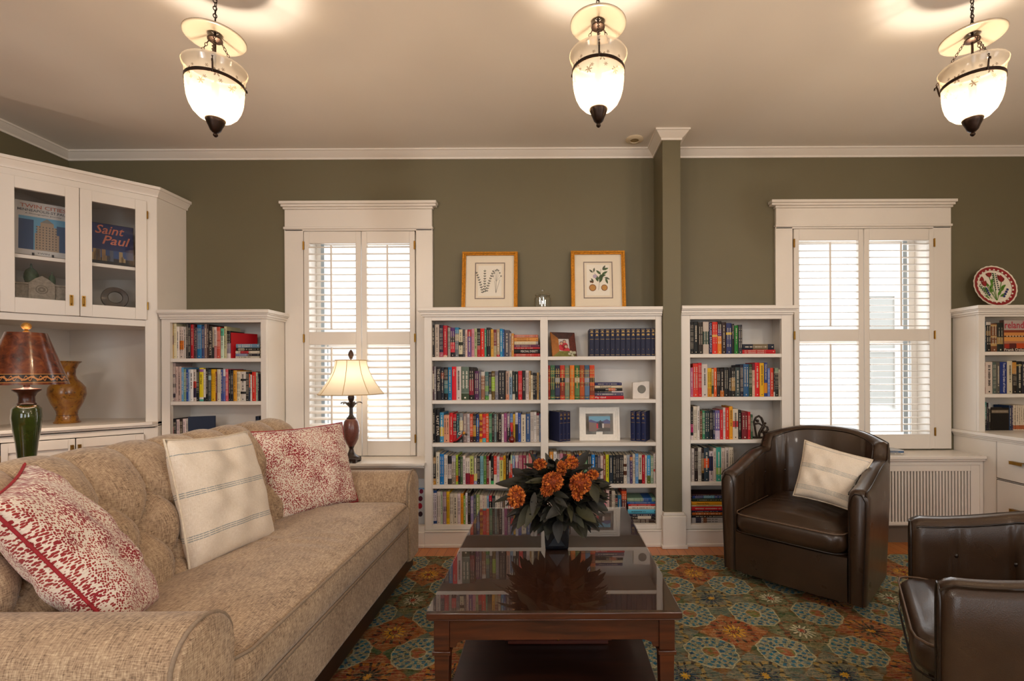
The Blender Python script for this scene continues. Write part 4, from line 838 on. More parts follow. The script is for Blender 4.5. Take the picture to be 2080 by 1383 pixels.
# ------------------------------------------------------------------ sofa
SY0, SY1 = .95, 2.69; SXF = -.765
sofa = thing('sofa', 'long tan tweed sofa with a deep-tufted rolled back and dark wood plinth', 'sofa', (-1.2, 1.82, 0))
def rbox(b, x0, x1, y0, y1, z0, z1, r, n=5, crown=0.0, nx=14, ny=24, wr=0.0, wc=0.0, ws=.35):
    """Rounded cushion: superellipsoid-like slab with crowned top."""
    def prof(t):  # rounded section between -1..1
        return t
    R = []
    cx, cy = (x0+x1)/2, (y0+y1)/2; hx, hy = (x1-x0)/2, (y1-y0)/2
    # perimeter of rounded rectangle
    def outline(ins):
        pts = []; rr = max(r-ins, .004); ax, ay = hx-ins, hy-ins
        segs = [((ax-rr), (ay-rr), 0), (-(ax-rr), (ay-rr), 90), (-(ax-rr), -(ay-rr), 180), ((ax-rr), -(ay-rr), 270)]
        for px_, py_, a0 in segs:
            for k in range(n+1):
                a = radians(a0+90*k/n); pts.append((cx+px_+rr*cos(a), cy+py_+rr*sin(a)))
        # subdivide long edges
        out = []
        for i, p in enumerate(pts):
            q = pts[(i+1) % len(pts)]; L = sqrt((p[0]-q[0])**2+(p[1]-q[1])**2); out.append(p); m = int(L/.014)
            for k in range(1, m): out.append((p[0]+(q[0]-p[0])*k/m, p[1]+(q[1]-p[1])*k/m))
        return out
    base_o = outline(0); L = len(base_o)
    def ring(scale_in, z, f=0):
        pts = []
        for x, y in base_o:
            dx, dy = x-cx, y-cy; k = 1-scale_in/ max(hx, hy)*0; 
            pts.append((cx+dx*(1-scale_in/hx), cy+dy*(1-scale_in/hy), z))
        return pts
    e = min((z1-z0)*.5, .05)
    for k in range(6): a = pi/2*k/5; R.append(ring(e*(1-sin(a))*.8, z0+e*(1-cos(a))))
    for k in range(6): a = pi/2*k/5; R.append(ring(e*(1-cos(a))*.8, z1-e*(1-sin(a))))
    for k in range(1, 12):
        s = e*.8+(min(hx, hy)*.985-e*.8)*k/11; f = k/11
        row = []
        for (x, y) in base_o:
            dx, dy = x-cx, y-cy; xx, yy = cx+dx*(1-f*.98)*(1-e*.8/hx), cy+dy*(1-f*.98)*(1-e*.8/hy)
            u, v = (xx-cx)/hx, (yy-cy)/hy; c = crown*(1-min(1, abs(u))**2.5)*(1-min(1, abs(v))**4)
            w = wr*(sin(88*yy+16*xx+1.6*sin(13*xx+5*yy))*math.exp(-((yy-wc)/ws)**2)*(1-abs(u))**.5) if wr else 0
            row.append((xx, yy, z1+c+w))
        R.append(row)
    b.rings(R)
b = B(); b.box(-1.56, -.79, SY0+.03, SY1-.03, .06, .14); make('plinth', b, PLINTHWOOD, sofa, bevel=.006)
for x in (-.85, -1.5):
    for y in (SY0+.09, SY1-.09):
        b = B(); b.hexa([(x-.025,y-.025,.0085),(x+.025,y-.025,.0085),(x+.025,y+.025,.0085),(x-.025,y+.025,.0085),(x-.034,y-.034,.062),(x+.034,y-.034,.062),(x+.034,y+.034,.062),(x-.034,y+.034,.062)]); make('foot', b, PLINTHWOOD, sofa, bevel=.003)
b = B(); b.box(-1.5, -.778, SY0+.1, SY1-.1, .135, .325); make('seat_frame', b, TWEED, sofa, bevel=.02, seg=3)
b = B(); b.tube([(-.777, SY0+.18, .322), (-.777, SY1-.18, .322)], .005, 8); make('frame_welt', b, WELT, sofa)
CY0, CY1 = SY0+.175, SY1-.178
b = B(); rbox(b, -1.32, -.755, CY0, CY1, .328, .468, .05, crown=.035, wr=.0026, wc=1.95, ws=.38)
o = make('seat_cushion', b, TWEED, sofa, smooth=50)
for zz_ in (.456, .343):
    b = B(); xs = -.7575; b.tube([(-1.2, CY0+.004, zz_), (xs-.06, CY0+.004, zz_), (xs-.02, CY0+.016, zz_), (xs-.003, CY0+.055, zz_), (xs-.003, CY1-.055, zz_), (xs-.02, CY1-.016, zz_), (xs-.06, CY1-.004, zz_), (-1.2, CY1-.004, zz_)], .0048, 8); make('cushion_piping', b, WELT, sofa, smooth=60)
# arms
def arm(y0, y1, out):
    w = y1-y0; yc = (y0+y1)/2; prof = []
    ztop = .612; r = w/2
    inner = y1 if out < 0 else y0
    base_ = [(y0+.012, .135), (y0+.006, .3), (y0-.002, ztop-r)]
    arc = [(yc-r*1.02*cos(pi*k/12), ztop-r+r*sin(pi*k/12)) for k in range(1, 12)]
    prof = base_+arc+[(y1+.002, ztop-r), (y1-.006, .3), (y1-.012, .135)]
    R = []
    for x, s in ((SXF, .93), (SXF-.008, .985), (SXF-.02, 1.0), (-1.0, 1.0), (-1.25, 1.0), (-1.5, 1.0)):
        R.append([(x, yc+(y-yc)*s, (z if z < .2 else .135+(z-.135)*(1-(1-s)*.35))) for y, z in prof])
    b = B(); b.rings(R); a = make('arm', b, TWEED, sofa, smooth=45)
    b = B(); b.tube([(SXF-.012, yc+(y-yc)*1.005, z) for y, z in prof], .005, 8); make('arm_piping', b, WELT, a, smooth=60)
arm(SY0, SY0+.18, -1); arm(SY1-.18, SY1, 1)
# tufted back
PB = [(-1.225,.40),(-1.235,.47),(-1.262,.56),(-1.30,.66),(-1.345,.76),(-1.385,.825),(-1.425,.872),(-1.47,.90),(-1.52,.908),(-1.57,.895),(-1.605,.86),(-1.622,.78),(-1.63,.6),(-1.63,.3),(-1.63,.14)]
def resample(P_, n):
    L = [0]
    for a, c in zip(P_, P_[1:]): L.append(L[-1]+sqrt((a[0]-c[0])**2+(a[1]-c[1])**2))
    out = []
    for k in range(n):
        d = L[-1]*k/(n-1); i = max(j for j in range(len(L)-1) if L[j] <= d+1e-9); t = (d-L[i])/(L[i+1]-L[i])
        out.append((P_[i][0]+(P_[i+1][0]-P_[i][0])*t, P_[i][1]+(P_[i+1][1]-P_[i][1])*t, d))
    return out
prof = resample(PB, 96); by0, by1 = SY0+.02, SY1-.01; NYB = 240; rows = []
dens = .165; yoff = 1.43
def tuft(y, s):
    q = (s-.155)/.125          # row number: buttons on q = 0, 1, 2
    p = (y-yoff)/dens
    ch = abs(sin(pi*(p + (0 if True else .5))))
    if q > 2.0: pf = ch**.45; fade = max(0, 1-(q-2.0)/2.6)
    else:
        a, c = p+q/2, p-q/2
        pf = (abs(sin(pi*a))*abs(sin(pi*c)))**.36; fade = 1
        if q < 0: fade = max(0, 1+q/1.2)
    return pf*fade + (1-fade)*.85
rings_ = []
for j in range(NYB+1):
    y = by0+(by1-by0)*j/NYB; e = min(y-by0, by1-y); tt = max(0, 1-e/.15); drop = 1-sqrt(max(0, 1-tt*tt)); ring = []
    for i, (x, z, s) in enumerate(prof):
        a = prof[max(0, i-1)]; c = prof[min(len(prof)-1, i+1)]; tx, tz = c[0]-a[0], c[1]-a[1]; L = sqrt(tx*tx+tz*tz); nx_, nz_ = -tz/L, tx/L
        nx_, nz_ = -nx_, -nz_
        d = .060*(tuft(y, s)-.8) if s < .78 else 0
        if z > .5: zz_ = z-(z-.5)*drop*.55
        else: zz_ = z
        ring.append((x+nx_*d - drop*.04*(1 if i < 55 else 0), y, zz_+nz_*d*(1-.5*tt)))
    rings_.append(ring)
b = B(); b.rings(rings_, 0, True); make('tufted_back', b, TWEED, sofa, smooth=80)

# sofa pillows
def pp(px, py, Y): return P(px, py, Y)
pillow('throw_pillow', 'cream and red speckled pillow with red piping propped over the near sofa arm', pp(-34, 1022, 1.0), (-1.07, 1.16, .5), pp(322, 1232, 1.40), pp(52, 936, 1.33), .17, DOTS, REDCORD, seed=3)
pillow('throw_pillow', 'cream linen pillow with thin grey-blue stripes in the middle of the sofa', pp(332, 893, 1.62), pp(384, 1166, 1.585), pp(558, 1092, 1.95), pp(500, 876, 2.02), .17, STRIPE, LINENCORD, fold=lambda u, v: .35*math.exp(-((u-.1)/.22)**2)*max(0, v-.2), seed=5)
pillow('throw_pillow', 'red speckled pillow by the far sofa arm, in front of the window lamp', pp(498, 878, 2.2), pp(556, 1066, 2.14), pp(726, 1018, 2.50), pp(694, 858, 2.58), .17, DOTS, REDCORD, seed=8)

# ------------------------------------------------------------------ leather swivel chairs
def leather():
    m = mat('brown_leather', '2c1d14', .34, coat=.12); n = N(m); p = bsdf(m); co = n.co()
    t = n.noise(co, 5, 4, .6, .3)
    n.l.new(n.ramp(t, [(.3, rgb('322317')), (.55, rgb('3a291c')), (.75, rgb('423021'))]), p.inputs['Base Color'])
    vo = n.new('ShaderNodeTexVoronoi'); n.l.new(co, vo.inputs['Vector']); vo.inputs['Scale'].default_value = 420
    n.l.new(n.ramp(n.noise(co, 9, 3), [(.3, (.27,)*3+(1,)), (.7, (.33,)*3+(1,))]), p.inputs['Roughness'])
    h = n.m('ADD', n.m('MULTIPLY', vo.outputs['Distance'], .35), n.m('MULTIPLY', n.noise(co, 22, 4, .6, .6), .6))
    n.l.new(n.bump(h, .16, .004), p.inputs['Normal']); return m
LEATHER = leather(); LWELT = mat('leather_welt', '22160e', .35, coat=.1, var=(60, .2)); SEAM = mat('worn_seam', '66503e', .5, var=(120, .3))
chair = thing('swivel_chair', 'brown leather barrel swivel chair facing the room, holding the striped cushion', 'armchair', (0, 0, 0))
WM[chair] = Matrix()
def shell_path(n=110):
    hw, yf, ym, yb = .355, -.36, .06, .345; pts = []
    L1 = ym-yf; arc = 1.15*(yb-ym+hw); tot = 2*L1+arc; out = []
    for k in range(n+1):
        d = tot*k/n
        if d < L1: out.append((-hw, yf+d, -1, d/L1*.5))
        elif d > L1+arc: out.append((hw, yf+(tot-d), 1, (tot-d)/L1*.5))
        else:
            t = (d-L1)/arc; a = pi*(1-t); ex = 2/2.9
            c, s = cos(a), sin(a)
            out.append((hw*abs(c)**ex*(1 if c > 0 else -1), ym+(yb-ym)*abs(s)**ex, 0, .5+.5*min(t, 1-t)*2))
    return out
def smooth_(a, b_, x): t = max(0, min(1, (x-a)/(b_-a))); return t*t*(3-2*t)
sp = shell_path(); rings_ = []; crest = []
for i, (x, y, sd, f) in enumerate(sp):
    a = sp[max(0, i-1)]; c = sp[min(len(sp)-1, i+1)]; tx, ty = c[0]-a[0], c[1]-a[1]; L = sqrt(tx*tx+ty*ty); nx_, ny_ = ty/L, -tx/L   # inward
    h = .592+.08*smooth_(0, .55, f)+.08*smooth_(.58, .67, f)+.062*smooth_(.64, 1, f)
    th = .092-.006*smooth_(.45, .6, f); rr = th*.42
    endk = min(i, len(sp)-1-i); dz = (.018 if endk == 0 else .006 if endk == 1 else 0); ins = (.012 if endk == 0 else .003 if endk == 1 else 0)
    # grooves on the inside: two on each arm, three on the back
    g = 0
    for fc, wd in ((.16, .012), (.34, .012), (.52, .014), (.80, .012), (1.0, .016)): g += math.exp(-((f-fc)/wd)**2)
    lean = .03*smooth_(.56, .7, f)
    ring = []
    for o, z in ((th, .05), (th-.0, .33), (th, .42), (th, .50), (th-.004, h-rr-dz), (th-rr*.35, h-rr*.38-dz), (th*.62, h-.004-dz), (th*.34, h-.004-dz), (rr*.35, h-rr*.38-dz), (0, h-rr-dz), (.0, .45), (.008, .25), (.016, .05)):
        oo = o; inner = o > th*.8
        if inner: oo = o - .016*g*(1 if z < h-.04 else .35) - ins
        elif o < th*.3: oo = o+ins
        k = lean*max(0, (z-.45)/.4)
        ring.append((x+nx_*(oo-k), y+ny_*(oo-k), z))
    rings_.append(ring); crest.append((x+nx_*(th*.12-lean*max(0, (h-.45)/.4)), y+ny_*(th*.12-lean*max(0, (h-.45)/.4)), h-rr*.25-dz))
b = B(); b.rings(rings_, 0, True); make('shell', b, LEATHER, chair, smooth=60)
b = B(); b.tube(crest, .0038, 6); make('crest_welt', b, LWELT, chair, smooth=60)
inner_crest = [(2*0+r_[4][0], r_[4][1], r_[4][2]+.012) for r_ in rings_]
b = B(); b.tube(inner_crest[1:-1], .0032, 6); make('inner_welt', b, LWELT, chair, smooth=60)
for s, r_ in ((-1, rings_[0]), (1, rings_[-1])):
    b = B(); b.tube([(p_[0], p_[1]-.001, p_[2]) for p_ in r_], .003, 6); make('arm_front_welt', b, LWELT, chair, smooth=60)
b = B(); R = []
for x in [(-.266+.532*k/16) for k in range(17)]:
    bow = -.018*(1-(x/.266)**2); R.append([(x, -.358+bow, .05), (x, -.366+bow, .16), (x, -.360+bow, .262), (x, -.30, .275), (x, -.28, .05)])
b.rings(R); make('front_panel', b, LEATHER, chair, smooth=50)
b = B(); b.box(-.26, .26, -.3, .28, .06, .262); make('seat_deck', b, LEATHER, chair)
b = B(); rbox(b, -.264, .264, -.405, .26, .268, .386, .07, crown=.04, wr=.0016, wc=-.12, ws=.22); make('seat_cushion', b, LEATHER, chair, smooth=60)
for zz_ in (.374, .281):
    b = B(); b.tube([(-.263, .1, zz_), (-.263, -.34, zz_), (-.253, -.375, zz_), (-.228, -.399, zz_), (-.186, -.406, zz_), (.186, -.406, zz_), (.228, -.399, zz_), (.253, -.375, zz_), (.263, -.34, zz_), (.263, .1, zz_)], .0034, 6)
    make('cushion_welt', b, SEAM if zz_ > .3 else LWELT, chair, smooth=60)
for i in range(1, len(sp)-1):
    f = sp[i][3]; pv, nx2 = sp[i-1][3], sp[i+1][3]
    for fc in (.16, .34, .52, .80, 1.0):
        if abs(f-fc) <= abs(pv-fc) and abs(f-fc) < abs(nx2-fc) and abs(f-fc) < .02:
            r_ = rings_[i]; zb_ = .475 if fc < .5 else .52
            a_, c_ = Vector(r_[3]), Vector(r_[4]); q = a_ + (c_-a_)*((zb_-a_.z)/max(1e-6, c_.z-a_.z)) if c_.z > zb_ else a_
            b = B(); b.ball(q, .0085, 0, 10, 7); make('tuft_button', b, LWELT, chair, smooth=60)
b = B(); b.lathe([(.24, 0), (.25, .006), (.25, .03), (.2, .034), (.12, .036), (.12, .07)], 40); make('swivel_base', b, mat('dark_swivel_base', '171210', .5), chair, smooth=40)
C1 = Vector((1.455, 2.645)); 
chair.location = (C1.x, C1.y, .008); chair.rotation_euler = (0, 0, radians(-45)); 
ang2 = atan2(.53, -.85) + pi/2    # local -y towards (-.85, .53)
C2 = Vector(((1.37+1.02)/2+.85*.37, (1.81+1.25)/2-.53*.37))
ch2 = dup(chair, (C2.x, C2.y, .008), ang2, 'brown leather barrel swivel chair seen over its arm, turned towards the coffee table, empty')
for c_ in (chair, ch2): c_['group'] = 'pair of leather swivel chairs'
# chair cushion
pillow('throw_pillow', 'cream linen pillow with grey stripes leaning in the leather chair', pp(1634, 894, 2.60), pp(1610, 1006, 2.52), pp(1724, 1036, 2.33), pp(1772, 934, 2.42), .13, STRIPE2, LINENCORD, seed=11)
# ------------------------------------------------------------------ rug
def rug_mat():
    m = mat('medallion_rug', '7a7062', .95); n = N(m); p = bsdf(m); co = n.co(); x, y, z = n.sep(co); S = .7071/.212
    wob = n.m('MULTIPLY', n.m('SUBTRACT', n.noise(co, 12, 4, .65), .5), .2); wob2 = n.m('MULTIPLY', n.m('SUBTRACT', n.noise(n.mp(co, (1,1,1), (0,0,1.1), (3,5,0)), 15, 4, .65), .5), .2)
    u = n.m('ADD', n.m('ADD', n.m('MULTIPLY', n.m('ADD', x, y), S), .5), wob); v = n.m('ADD', n.m('ADD', n.m('MULTIPLY', n.m('SUBTRACT', y, x), S), .5), wob2)
    iu, iv = n.m('FLOOR', u), n.m('FLOOR', v); fu, fv = n.m('SUBTRACT', n.m('FRACT', u), .5), n.m('SUBTRACT', n.m('FRACT', v), .5)
    odd = n.m('ABSOLUTE', n.m('MODULO', n.m('ADD', iu, iv), 2)); odd = n.m('GREATER_THAN', odd, .5)
    wn = n.new('ShaderNodeTexWhiteNoise', noise_dimensions='2D'); n.l.new(n.comb(iu, iv), wn.inputs['Vector']); idv = wn.outputs['Value']
    au, av = n.m('ABSOLUTE', fu), n.m('ABSOLUTE', fv)
    r = n.m('SQRT', n.m('ADD', n.m('MULTIPLY', fu, fu), n.m('MULTIPLY', fv, fv))); th = n.m('ARCTAN2', fv, fu)
    C_ = lambda k, ph=0: n.m('COSINE', n.m('ADD', n.m('MULTIPLY', th, k), ph))
    ring = lambda r0, w, c, t=.0: n.m('MULTIPLY', n.m('LESS_THAN', n.m('ABSOLUTE', n.m('SUBTRACT', r, r0)), w), n.m('GREATER_THAN', c, t))
    near = lambda a, b_, w: n.m('LESS_THAN', n.m('ABSOLUTE', n.m('SUBTRACT', a, b_)), w)
    nz = n.noise(co, 26, 3, .7); scr = n.new('ShaderNodeTexVoronoi', feature='DISTANCE_TO_EDGE'); n.l.new(n.mp(co, (1,1,1), (0,0,.4)), scr.inputs['Vector']); scr.inputs['Scale'].default_value = 62
    ln = n.m('LESS_THAN', scr.outputs['Distance'], .075)
    # sage mosaic medallion with teal drops
    teal = n.ramp(nz, [(.35, rgb('134454')), (.55, rgb('236c80')), (.7, rgb('17545e'))])
    a = n.ramp(nz, [(.3, rgb('59624e')), (.5, rgb('857f6a')), (.68, rgb('6d766a'))])
    a = n.mix(n.m('MULTIPLY', ln, .75), a, rgb('a79b80'))
    for r0, w, k, ph in ((.43, .042, 18, 0), (.325, .038, 14, .6), (.225, .034, 10, 0)): a = n.mix(ring(r0, w, C_(k, ph), .15), a, teal)
    a = n.mix(n.m('MULTIPLY', n.m('LESS_THAN', r, .15), .8), a, n.ramp(nz, [(.4, rgb('5a6a3c')), (.6, rgb('9a4a3a'))])); a = n.mix(n.m('MULTIPLY', near(r, .165, .01), .8), a, rgb('b0a486'))
    # star tiles
    base = n.ramp(idv, [(0, rgb('84422a')), (.26, rgb('4a5a4a')), (.52, rgb('8f5030')), (.72, rgb('4f5f5c'))], True)
    st = n.ramp(idv, [(0, rgb('1c1c2c')), (.26, rgb('bdb497')), (.52, rgb('cf9434')), (.72, rgb('1c4658'))], True)
    ce = n.ramp(idv, [(0, rgb('c98a34')), (.26, rgb('98402e')), (.52, rgb('7c2a22')), (.72, rgb('c9963c'))], True)
    b_ = n.mix(n.m('MULTIPLY', n.m('GREATER_THAN', n.noise(n.mp(co, (9, 160, 1), (0, 0, .12)), 1, 2), .5), .5), base, n.mix(.6, base, rgb('b39070')))
    lob = n.m('ADD', .30, n.m('MULTIPLY', n.m('ABSOLUTE', C_(2)), .14))
    b_ = n.mix(n.m('MULTIPLY', near(r, lob, .045), n.m('GREATER_THAN', C_(16), -.4)), b_, n.mix(.55, ce, base)); b_ = n.mix(n.m('MULTIPLY', near(r, lob, .052), n.m('LESS_THAN', C_(16), -.6)), b_, rgb('33302a'))
    rays = n.m('ADD', .10, n.m('MULTIPLY', n.m('POWER', n.m('ABSOLUTE', C_(6)), 1.8), .17)); b_ = n.mix(n.m('LESS_THAN', r, rays), b_, st); b_ = n.mix(n.m('MULTIPLY', near(r, rays, .014), .85), b_, rgb('2a2620'))
    b_ = n.mix(n.m('LESS_THAN', r, n.m('ADD', .07, n.m('MULTIPLY', C_(8), .02))), b_, ce); b_ = n.mix(near(r, .092, .010), b_, rgb('2a2c30'))
    b_ = n.mix(n.m('MULTIPLY', ln, .35), b_, n.ramp(n.noise(co, 18, 2), [(.4, rgb('3c3a30')), (.6, rgb('b49a74'))]))
    oct_ = n.m('MAXIMUM', n.m('MAXIMUM', au, av), n.m('MULTIPLY', n.m('ADD', au, av), .72))
    inside = n.m('MULTIPLY', n.m('LESS_THAN', oct_, .5), n.m('SUBTRACT', 1, odd))
    gapc = n.ramp(n.noise(co, 6, 2), [(.38, rgb('4a5a48')), (.5, rgb('74503a')), (.62, rgb('5c665c'))])
    col = n.mix(odd, n.mix(n.m('LESS_THAN', oct_, .5), gapc, a), b_); col = n.mix(n.m('MULTIPLY', n.m('MULTIPLY', near(oct_, .49, .011), n.m('SUBTRACT', 1, odd)), .8), col, rgb('b3a684'))
    # wear, weave streaks
    col = n.mix(n.m('MULTIPLY', n.m('GREATER_THAN', n.noise(n.mp(co, (22, 420, 1)), 1, 2), .54), .34), col, rgb('2c2620')); col = n.mix(n.m('MULTIPLY', n.m('GREATER_THAN', n.noise(n.mp(co, (18, 380, 1), (0,0,0), (4,9,0)), 1, 2), .57), .34), col, rgb('c0ab8c'))
    col = n.mix(n.m('MULTIPLY', n.noise(co, 150, 3, .7), .4), col, n.ramp(n.noise(co, 45, 3, .7), [(.32, rgb('24403f')), (.46, rgb('8f7f62')), (.56, rgb('55625a')), (.7, rgb('9a4630'))]))
    bc = n.new('ShaderNodeBrightContrast'); n.l.new(n.mix(1.0, col, (1.28, 1.38, 1.46, 1), 'MULTIPLY'), bc.inputs[0]); bc.inputs['Bright'].default_value = -.015; bc.inputs['Contrast'].default_value = .16; col = bc.outputs[0]
    n.l.new(col, p.inputs['Base Color']); n.l.new(n.bump(n.noise(co, 300, 2), .4, .003), p.inputs['Normal']); return m
b = B(); b.box(-1.75, 2.45, -.9, 2.92, .0005, .008); rug = make('area_rug', b, rug_mat(), None, smooth=0)
tag(rug, 'faded teal and rust medallion rug under the coffee table and chairs', 'rug')

# ------------------------------------------------------------------ coffee table
TX0, TX1, TY0, TY1, TZ = -.362, .372, 1.337, 2.366, .47
tab = thing('coffee_table', 'dark walnut coffee table with a glass-covered top and lower shelf', 'table', ((TX0+TX1)/2, (TY0+TY1)/2, .008))
b = B(); b.box(TX0, TX1, TY0, TY1, TZ-.026, TZ-.0065); b.m[1] = 1; b.box(TX0+.004, TX1-.004, TY0+.004, TY1-.004, TZ-.032, TZ-.026); make('tabletop', b, [TABLEWOOD, TOPWOOD], tab, bevel=.003)
b = B(); b.box(TX0+.001, TX1-.001, TY0+.001, TY1-.001, TZ-.006, TZ); make('glass_sheet', b, TABLEGLASS, tab, smooth=0)
def leg(x, y):
    b = B(); w = .0225
    b.box(x-w, x+w, y-w, y+w, .345, TZ-.034); b.box(x-w-.004, x+w+.004, y-w-.004, y+w+.004, .333, .345)
    v = .015; b.hexa([(x-v,y-v,.008),(x+v,y-v,.008),(x+v,y+v,.008),(x-v,y+v,.008),(x-w+.001,y-w+.001,.333),(x+w-.001,y-w+.001,.333),(x+w-.001,y+w-.001,.333),(x-w+.001,y+w-.001,.333)])
    make('leg', b, TABLEWOOD, tab, bevel=.002)
lx = (TX0+.04, TX1-.04); ly = (TY0+.04, TY1-.04)
for x in lx:
    for y in ly: leg(x, y)
def apron_x(y):
    o = [(lx[0]+.022, TZ-.034), (lx[0]+.022, .352), (lx[0]+.04, .352), (lx[0]+.045, .366), (lx[0]+.066, .373), (lx[1]-.066, .373), (lx[1]-.045, .366), (lx[1]-.04, .352), (lx[1]-.022, .352), (lx[1]-.022, TZ-.034)]
    b = B(); b.prism(o, y-.009, y+.009, T=lambda x, z, yy: (x, yy, z)); make('apron', b, TABLEWOOD, tab, bevel=.0015)
apron_x(ly[0]-.008); apron_x(ly[1]+.008)
for x in (lx[0]-.008, lx[1]+.008):
    b = B(); b.box(x-.009, x+.009, ly[0]+.022, ly[1]-.022, .373, TZ-.034); make('apron', b, TABLEWOOD, tab, bevel=.0015)
b = B(); b.box(TX0+.035, TX1-.035, TY0+.035, TY1-.035, .128, .15); make('lower_shelf', b, SHADEDWOOD, tab, bevel=.003)
t = thing('storage_box', 'low flat reddish wooden box on the lower shelf of the coffee table', 'box', (.02, 2.0, .15))
b = B(); b.box(-.165, .205, 1.72, 2.1, .151, .172); make('box_body', b, TRAYWOOD, t, bevel=.003)
b = B(); b.box(-.175, .215, 1.705, 2.115, .172, .19); make('box_lid', b, TRAYWOOD, t, bevel=.003)
b = B(); b.ball((.02, 1.70, .181), .006, 0, 8, 6); make('knob', b, BRASS, t)

# ------------------------------------------------------------------ bouquet
BX, BY = .018, 1.84
bq = thing('flower_arrangement', 'dark leafy arrangement with dried orange blooms in a black square vase', 'flower arrangement', (BX, BY, TZ))
b = B(); w0, w1 = .040, .050
def sqr(w, z): return [(BX-w, BY-w, z), (BX+w, BY-w, z), (BX+w, BY+w, z), (BX-w, BY+w, z)]
b.rings([sqr(.041, TZ+.0005), sqr(.044, TZ+.006), sqr(.046, TZ+.03), sqr(.050, TZ+.125), sqr(.046, TZ+.125), sqr(.042, TZ+.06)])
vase = make('vase', b, mat('black_glass', '0b0e14', .08, coat=.4), bq, bevel=.002)
b = B(); z0, z1 = TZ+.016, TZ+.062; y = BY-.0485
b.poly([(BX-.032, y+.0015, z0), (BX+.032, y+.0015, z0), (BX, y-.002, z1)]); make('facet', b, mat('slate_facet', '161b21', .3), vase, smooth=0)
b = B(); b.box(BX-.04, BX+.04, BY-.04, BY+.04, TZ+.1, TZ+.115); make('moss', b, mat('dark_moss', '14160e', .9), bq, smooth=0)
rnd = random.Random(11)
def leaf(b, o, d, up, L, W, m, curl=.25):
    d = Vector(d).normalized(); s = d.cross(Vector(up)); s = s.normalized() if s.length > 1e-4 else Vector((1,0,0)); nrm = s.cross(d).normalized(); R = []
    for k in range(8):
        t = k/7; w = W*(sin(pi*min(1, t*.93+.04))**.8)*(1-.35*t); c = Vector(o)+d*(L*t)-nrm*(curl*L*t*t)
        R.append([c-s*w*.5+nrm*w*.13, c-s*w*.25+nrm*w*.03, c-nrm*w*.02, c+s*w*.25+nrm*w*.03, c+s*w*.5+nrm*w*.13])
    b.rings(R, m, False)
LEAFM = [mat('dark_leaf', '1d1c0d', .65, var=(18, .35)), mat('olive_leaf', '353219', .65, var=(18, .3)), mat('grey_leaf', '302c22', .7, var=(18, .25)), mat('black_leaf', '15120b', .65, var=(20, .3))]
b = B(); ctr = Vector((BX, BY, TZ+.13))
for k in range(250):
    a = rnd.uniform(0, 2*pi); el = rnd.uniform(-.35, 1.25); r0 = rnd.uniform(.03, .105)
    d = Vector((cos(a)*cos(el), sin(a)*cos(el)*.85, sin(el)*.95)); o = ctr+Vector((d.x*r0*1.3, d.y*r0*1.2, max(-.02, d.z*r0*1.1+.02)))
    leaf(b, o, d+Vector((rnd.uniform(-.3,.3), rnd.uniform(-.3,.3), rnd.uniform(-.25,.15))), Vector((rnd.uniform(-.3,.3), rnd.uniform(-.3,.3), 1)), rnd.uniform(.065, .11), rnd.uniform(.042, .066), rnd.choice((0,0,0,1,3,3,3,2)), rnd.uniform(.05, .5))
def bp(px, py, Y): return P(px, py, Y)
for k in range(300):
    a = rnd.uniform(0, 2*pi); q = sqrt(rnd.random()); o = ctr+Vector((.155*q*cos(a), .105*q*sin(a), .03+.15*(1-q*q)**.5*rnd.uniform(.5, 1.05)))
    d = Vector((cos(a)*q+rnd.uniform(-.5,.5), sin(a)*q-.15+rnd.uniform(-.5,.5), .55*(1-q)+rnd.uniform(-.25,.55))); leaf(b, o, d, Vector((rnd.uniform(-.5,.5), -.4, 1)), rnd.uniform(.045, .085), rnd.uniform(.026, .042), rnd.choice((0,0,1,3,3,3,2)), rnd.uniform(.05, .5))
# the big readable leaves
for (x0, y0, x1, y1, Y0, Y1, W, m) in ((1085,1020,1052,1066,1.76,1.70,.055,1),(1100,1000,1068,1062,1.75,1.68,.05,1),(1150,1020,1112,1048,1.72,1.68,.05,2),(1170,1030,1205,1055,1.74,1.68,.055,1),(1160,1040,1182,1086,1.76,1.72,.055,1),(1112,1050,1092,1080,1.76,1.73,.045,0),
    (1070,985,1010,979,1.84,1.86,.05,0),(1065,1000,1004,1016,1.84,1.86,.03,0),(1060,970,1042,952,1.86,1.88,.05,3),(1190,985,1236,980,1.84,1.86,.05,0),(1185,1000,1228,1003,1.82,1.82,.05,1),(1170,950,1192,918,1.84,1.86,.045,3),(1150,950,1146,926,1.84,1.86,.03,3),(1190,960,1222,952,1.84,1.85,.035,3),
    (1200,1020,1232,1034,1.8,1.8,.05,0),(1075,1020,1048,1040,1.8,1.8,.04,3),(1085,1000,1080,1042,1.72,1.68,.03,2),(1125,1010,1148,1026,1.7,1.66,.03,2),(1200,985,1212,1016,1.74,1.7,.045,1),(1110,975,1072,977,1.76,1.72,.03,1),(1120,1000,1150,1008,1.7,1.66,.03,0),(1060,1035,1044,1062,1.8,1.82,.035,3)):
    o, e = bp(x0, y0, Y0), bp(x1, y1, Y1); d = e-o; leaf(b, o, d, Vector((0, -.75, .65)), d.length*1.1, W, m, .12)
make('foliage', b, LEAFM, bq, smooth=60)
b = B()
for k in range(12):
    a = rnd.uniform(0, 2*pi); o = ctr+Vector((.02*cos(a), .02*sin(a), -.03)); e = ctr+Vector((.07*cos(a), .06*sin(a), .08)); b.tube([o, (o+e)/2+Vector((0,0,.01)), e], .0022, 5)
make('stems', b, LEAFM[3], bq)
ORG = [mat('rust_petal', 'b8591d', .7, var=(60, .3)), mat('orange_petal', 'cc7426', .7, var=(60, .3)), mat('brown_petal', '8a3a12', .75, var=(60, .3))]
